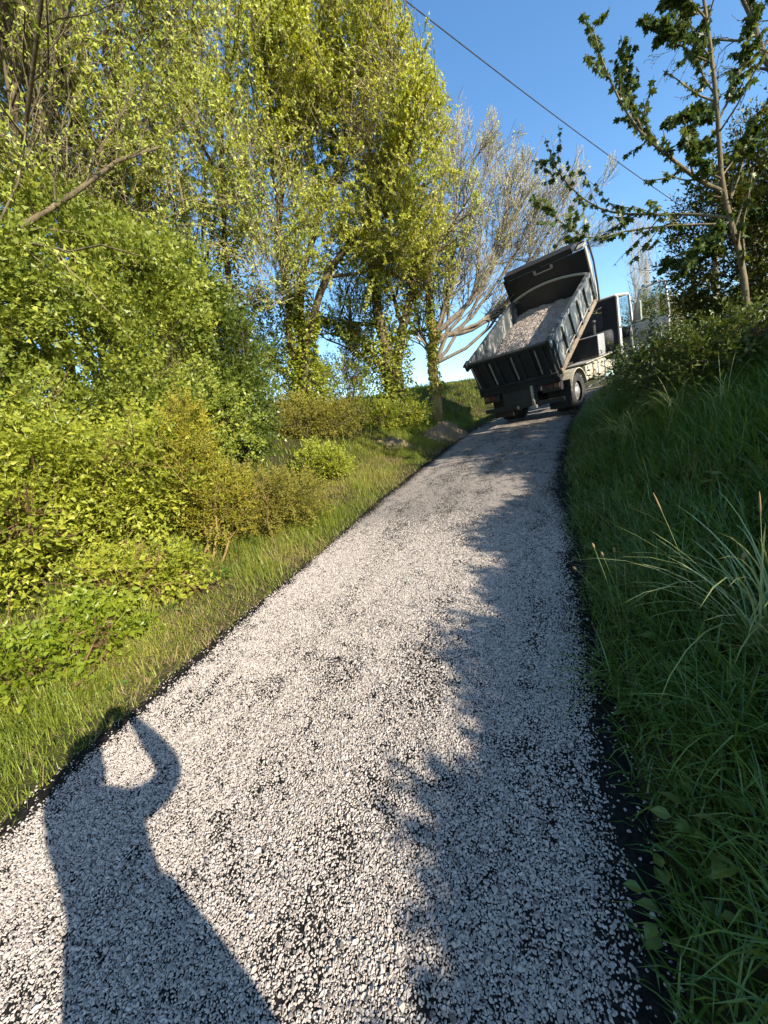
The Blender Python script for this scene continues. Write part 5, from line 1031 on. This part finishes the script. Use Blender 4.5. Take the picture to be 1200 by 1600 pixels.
# broad-leaved plants: each leaf its own part
def broad_plant(name, label, base, n, size, seed, mat='broad', h=.16, group=None):
    rng = np.random.default_rng(seed); root = empty(name, base, label, 'plant', group); base = np.array(base, float)
    for i in range(n):
        a = i * 2.4 + rng.normal() * .3; el = rng.uniform(.15, 1.0); d = np.array([math.cos(a) * math.cos(el), math.sin(a) * math.cos(el), math.sin(el)]); q = base + d * h * rng.uniform(.5, 1.2)
        st_ = np.array([base + [0, 0, -.02], (base + q) / 2 + [0, 0, .02], q]); s = size * rng.uniform(.7, 1.2)
        T = LEAF6[0].copy(); T[:, 2] += -.25 * T[:, 1] ** 2; V, F = place(T, LEAF6[1], q[None], basis(nrm(d * [1, 1, .4])[None], nrm(np.array([0, 0, 1.]) + rng.normal(size=3) * .25)[None]), np.array([s]))
        lf = link('leaf', fast_mesh('leaf', V, [F], M[mat], [np.full(len(F), rng.random())]), root)
        link('stalk', wood_mesh('stalk', [(st_[None], np.full((1, 3), .0022))], M['weed'], [4]), lf)
broad_plant('broad_leaved_plant', 'broad-leaved plant with yellow-green leaves low on the shaded bank', on_bank(1125, 1330), 17, .062, 701, h=.13)
broad_plant('broad_leaved_plant', 'broad-leaved seedling at the tar edge below the tall seed stalk', on_bank(1195, 1340), 9, .07, 702, h=.12)
for i, (px, py, n, sz_, lab) in enumerate(((345, 905, 16, .085, 'dark green dock clump on the verge where the tar meets the grass'), (300, 900, 14, .07, 'dock clump just behind the dark green dock'), (60, 1060, 14, .07, 'clover-like weed clump among the dry grass under the outermost bramble'), (180, 1075, 12, .055, 'small weed clump beside the shadow of the raised phone'), (110, 1010, 14, .06, 'weed clump between two grass tussocks on the verge'), (395, 850, 12, .06, 'weed clump below the brownish bush'), (430, 800, 14, .05, 'weed rosette between the brownish bush and the green bush'), (480, 780, 12, .045, 'weed clump in front of the green bush'), (265, 960, 13, .06, 'leafy weed beside the tall green tussock'), (20, 1150, 12, .06, 'weed clump in the darkest grass by the shadow'), (560, 735, 12, .05, 'weed clump past the green bush by the tar'), (150, 960, 16, .075, 'broad weed at the lower bramble edge'))):
    broad_plant('verge_weed', lab, on_bank(px, py), n, sz_, 720 + i, 'weed', .09, 'weeds on the sunlit verge')

for i, (px, py, n, sz_, lab) in enumerate(((1010, 1120, 12, .05, 'small leafy weed at the tar edge of the bank'), (1060, 1010, 12, .06, 'leafy weed in the bank grass below the pale stalk'), (1130, 1090, 14, .06, 'leafy weed under the long arching tussock'), (1020, 780, 12, .06, 'leafy weed halfway up the bank above the bud stalks'), (1150, 760, 16, .08, 'broad pale weed high on the bank'), (1060, 1450, 14, .05, 'weed growing from the dark tar margin'))):
    broad_plant('bank_weed', lab, on_bank(px, py), n, sz_, 740 + i, 'broad' if i in (4, 5) else 'weed', .13, 'weeds on the shaded bank')

# ------------------------------------------------------------------ the photographer, whose shadow lies across the lane
def skin_body(name, verts, edges, radii, root_i, sub=2):
    me = bpy.data.meshes.new(name); bm = bmesh.new(); vs = [bm.verts.new(v) for v in verts]
    for a, c in edges: bm.edges.new((vs[a], vs[c]))
    sl = bm.verts.layers.skin.verify()
    bm.verts.ensure_lookup_table()
    for i, v in enumerate(bm.verts):
        r = radii[i]; v[sl].radius = r if isinstance(r, tuple) else (r, r); v[sl].use_root = (i == root_i)
    bm.to_mesh(me); bm.free(); o = bpy.data.objects.new(name, me); COL.objects.link(o)
    o.modifiers.new('skin', 'SKIN').use_smooth_shade = True
    sb = o.modifiers.new('sub', 'SUBSURF'); sb.levels = sub; sb.render_levels = sub
    dg = bpy.context.evaluated_depsgraph_get(); dg.update(); m2 = bpy.data.meshes.new_from_object(o.evaluated_get(dg)); m2.name = name
    bpy.data.objects.remove(o); return m2
px_, py_ = 0.13, -0.46; gz = hz(px_, py_); G0 = gz + .06
J = {}; E_ = []
def jt(n, p, r, par=None):
    J[n] = (len(J), p, r)
    if par: E_.append((J[par][0], J[n][0]))
cx = .10
jt('pelvis', (cx + .04, -.46, .98), (.19, .15)); jt('waist', (cx + .01, -.45, 1.13), (.175, .14), 'pelvis'); jt('chest', (cx - .03, -.43, 1.32), (.20, .15), 'waist'); jt('upper', (cx - .05, -.42, 1.44), (.15, .12), 'chest'); jt('neck', (cx - .07, -.40, 1.53), .062, 'upper')
jt('head0', (cx - .08, -.38, 1.60), (.080, .085), 'neck'); jt('head1', (cx - .085, -.37, 1.68), (.082, .098), 'head0'); jt('head2', (cx - .085, -.38, 1.745), (.076, .09), 'head1')
for s, n in ((1, 'r'), (-1, 'l')):
    jt(n + 'sh', (cx - .05 + s * .18, -.43, 1.445), .075, 'upper'); jt(n + 'ua', (cx - .05 + s * .27, -.36, 1.42), .072, n + 'sh'); jt(n + 'el', (cx - .05 + s * .33, -.24, 1.46), .072, n + 'ua')
    jt(n + 'fa', (.02 + s * .20, -.12, 1.57), .056, n + 'el'); jt(n + 'wr', (s * .105, -.05, 1.665), .030, n + 'fa'); jt(n + 'ha', (s * .075, -.035, 1.715), (.034, .022), n + 'wr')
    jt(n + 'hip', (cx + .06 + s * .10, -.46, .88), .125, 'pelvis'); jt(n + 'th', (cx + .07 + s * .12, -.45, .70), .105, n + 'hip'); jt(n + 'kn', (cx + .07 + s * .13, -.44, .49 + gz), .075, n + 'th')
    jt(n + 'ca', (cx + .07 + s * .14, -.47, .33 + gz), .068, n + 'kn'); jt(n + 'an', (cx + .07 + s * .14, -.48, .11 + gz), .052, n + 'ca'); jt(n + 'ft', (cx + .07 + s * .145, -.40, .055 + gz), (.048, .045), n + 'an'); jt(n + 'to', (cx + .07 + s * .15, -.28, .045 + gz), (.045, .032), n + 'ft')
    # fingers curl round the phone's edge, thumb leaves the side of the palm
    for k_, (dz, ln) in enumerate(((.045, .9), (.022, 1.0), (.0, .95), (-.022, .75))):
        bs = np.array([s * .072, -.030, 1.725 + dz * .6]); m1_ = bs + np.array([-s * .010, .024 * ln, .006]); m2_ = m1_ + np.array([-s * .026 * ln, .008, .0])
        jt(f'{n}f{k_}a', tuple(bs), .0095, n + 'ha'); jt(f'{n}f{k_}b', tuple(m1_), .0085, f'{n}f{k_}a'); jt(f'{n}f{k_}c', tuple(m2_), .0070, f'{n}f{k_}b')
    jt(n + 'ta', (s * .060, -.048, 1.715), .011, n + 'ha'); jt(n + 'tb', (s * .040, -.050, 1.735), .009, n + 'ta')
vals = list(J.values()); pm = skin_body('body', [v[1] for v in vals], E_, [v[2] for v in vals], 0)
M['skin'] = plain_mat('skin', (.46, .29, .21), .55, 0, .08); M['jacket'] = plain_mat('navy_work_jacket', (.035, .045, .075), .85, 0, .3, 25); M['trousers'] = plain_mat('dark_work_trousers', (.05, .05, .052), .9, 0, .3, 25)
M['boot'] = plain_mat('brown_boots', (.09, .05, .028), .6); M['hair'] = plain_mat('brown_hair', (.05, .032, .02), .7, 0, .4, 60); M['phone'] = plain_mat('dark_phone', (.02, .02, .022), .2)
for k_ in ('skin', 'jacket', 'trousers', 'boot'): pm.materials.append(M[k_])
co = np.empty(len(pm.vertices) * 3, np.float32); pm.vertices.foreach_get('co', co); co = co.reshape(-1, 3)
for f in pm.polygons:
    c = co[list(f.vertices)].mean(0); hand = abs(c[0]) < .135 and c[1] > -.12 and c[2] > 1.6; f.use_smooth = True
    f.material_index = 0 if (hand or (c[2] > 1.525 and abs(c[0] - cx + .07) < .12 and c[1] < -.2)) else (3 if c[2] < gz + .13 else (2 if c[2] < .93 else 1))
person = empty('person', (px_, py_, gz), 'person in dark jacket standing on the lane holding up a phone', 'person')
link('body', pm, person)
# jacket hem, hair, eyes, nose, ears
b = MB(); rr_ = [(.30, .21, .80), (.285, .205, .90), (.25, .185, 1.02), (.21, .165, 1.14)]; rings = []
for rx, ry, z in rr_:
    cxx = cx + .10 - (z - .80) * .22; rings.append([b.bm.verts.new((cxx + rx * math.cos(a) * (1 + .04 * math.sin(5 * a)), -.455 + ry * math.sin(a) * (1 + .05 * math.sin(4 * a)), z)) for a in np.linspace(0, 2 * math.pi, 36, endpoint=False)])
for a, c in zip(rings, rings[1:]):
    for k_ in range(36): b.bm.faces.new((a[k_], a[(k_ + 1) % 36], c[(k_ + 1) % 36], c[k_]))
jk = b.build('jacket_hem', 'jacket', None, None, True); jk.parent = person; jk.matrix_parent_inverse = Matrix.Translation((-px_, -py_, -gz)); sm = jk.modifiers.new('thick', 'SOLIDIFY'); sm.thickness = .012
def ball(name, c, r, mat, seg=20, cut=None):
    bm = bmesh.new(); bmesh.ops.create_uvsphere(bm, u_segments=seg, v_segments=seg // 2, radius=1); bmesh.ops.scale(bm, vec=r, verts=bm.verts)
    if cut: bmesh.ops.delete(bm, geom=[v for v in bm.verts if cut(v.co)], context='VERTS')
    bmesh.ops.translate(bm, vec=c, verts=bm.verts); me = bpy.data.meshes.new(name); bm.to_mesh(me); bm.free(); me.materials.append(M[mat]); me.polygons.foreach_set('use_smooth', np.ones(len(me.polygons), bool)); return link(name, me, person)
hc = (cx - .085, -.378, 1.69)
ball('hair', (hc[0], hc[1] - .012, hc[2] + .02), (.092, .112, .108), 'hair', 28, lambda v: v.y > .045 and v.z < .045 or v.z < -.06)
ball('nose', (hc[0], hc[1] + .098, hc[2] - .02), (.014, .022, .022), 'skin', 10)
for s in (-1, 1):
    ball('ear', (hc[0] + s * .086, hc[1], hc[2] - .01), (.012, .022, .034), 'skin', 10); ball('eye', (hc[0] + s * .032, hc[1] + .084, hc[2] + .005), (.013, .012, .011), 'white', 10)
ball('mouth', (hc[0], hc[1] + .086, hc[2] - .062), (.026, .010, .008), 'rust', 10)
ph = empty('phone', tuple(CAM - fwd * .022), 'dark phone held up in both hands of the photographer', 'phone')
PMX = Matrix([[RT[i], UP[i], -fwd[i], (CAM - fwd * .022)[i]] for i in range(3)] + [[0, 0, 0, 1]])
ph.matrix_world = PMX
MB().box(-.038, .038, -.14, .018, -.004, .004, .002).build('phone_case', 'phone', ph)
MB().box(-.034, .034, -.135, .013, .0042, .005, 0).build('screen', 'phone', ph)
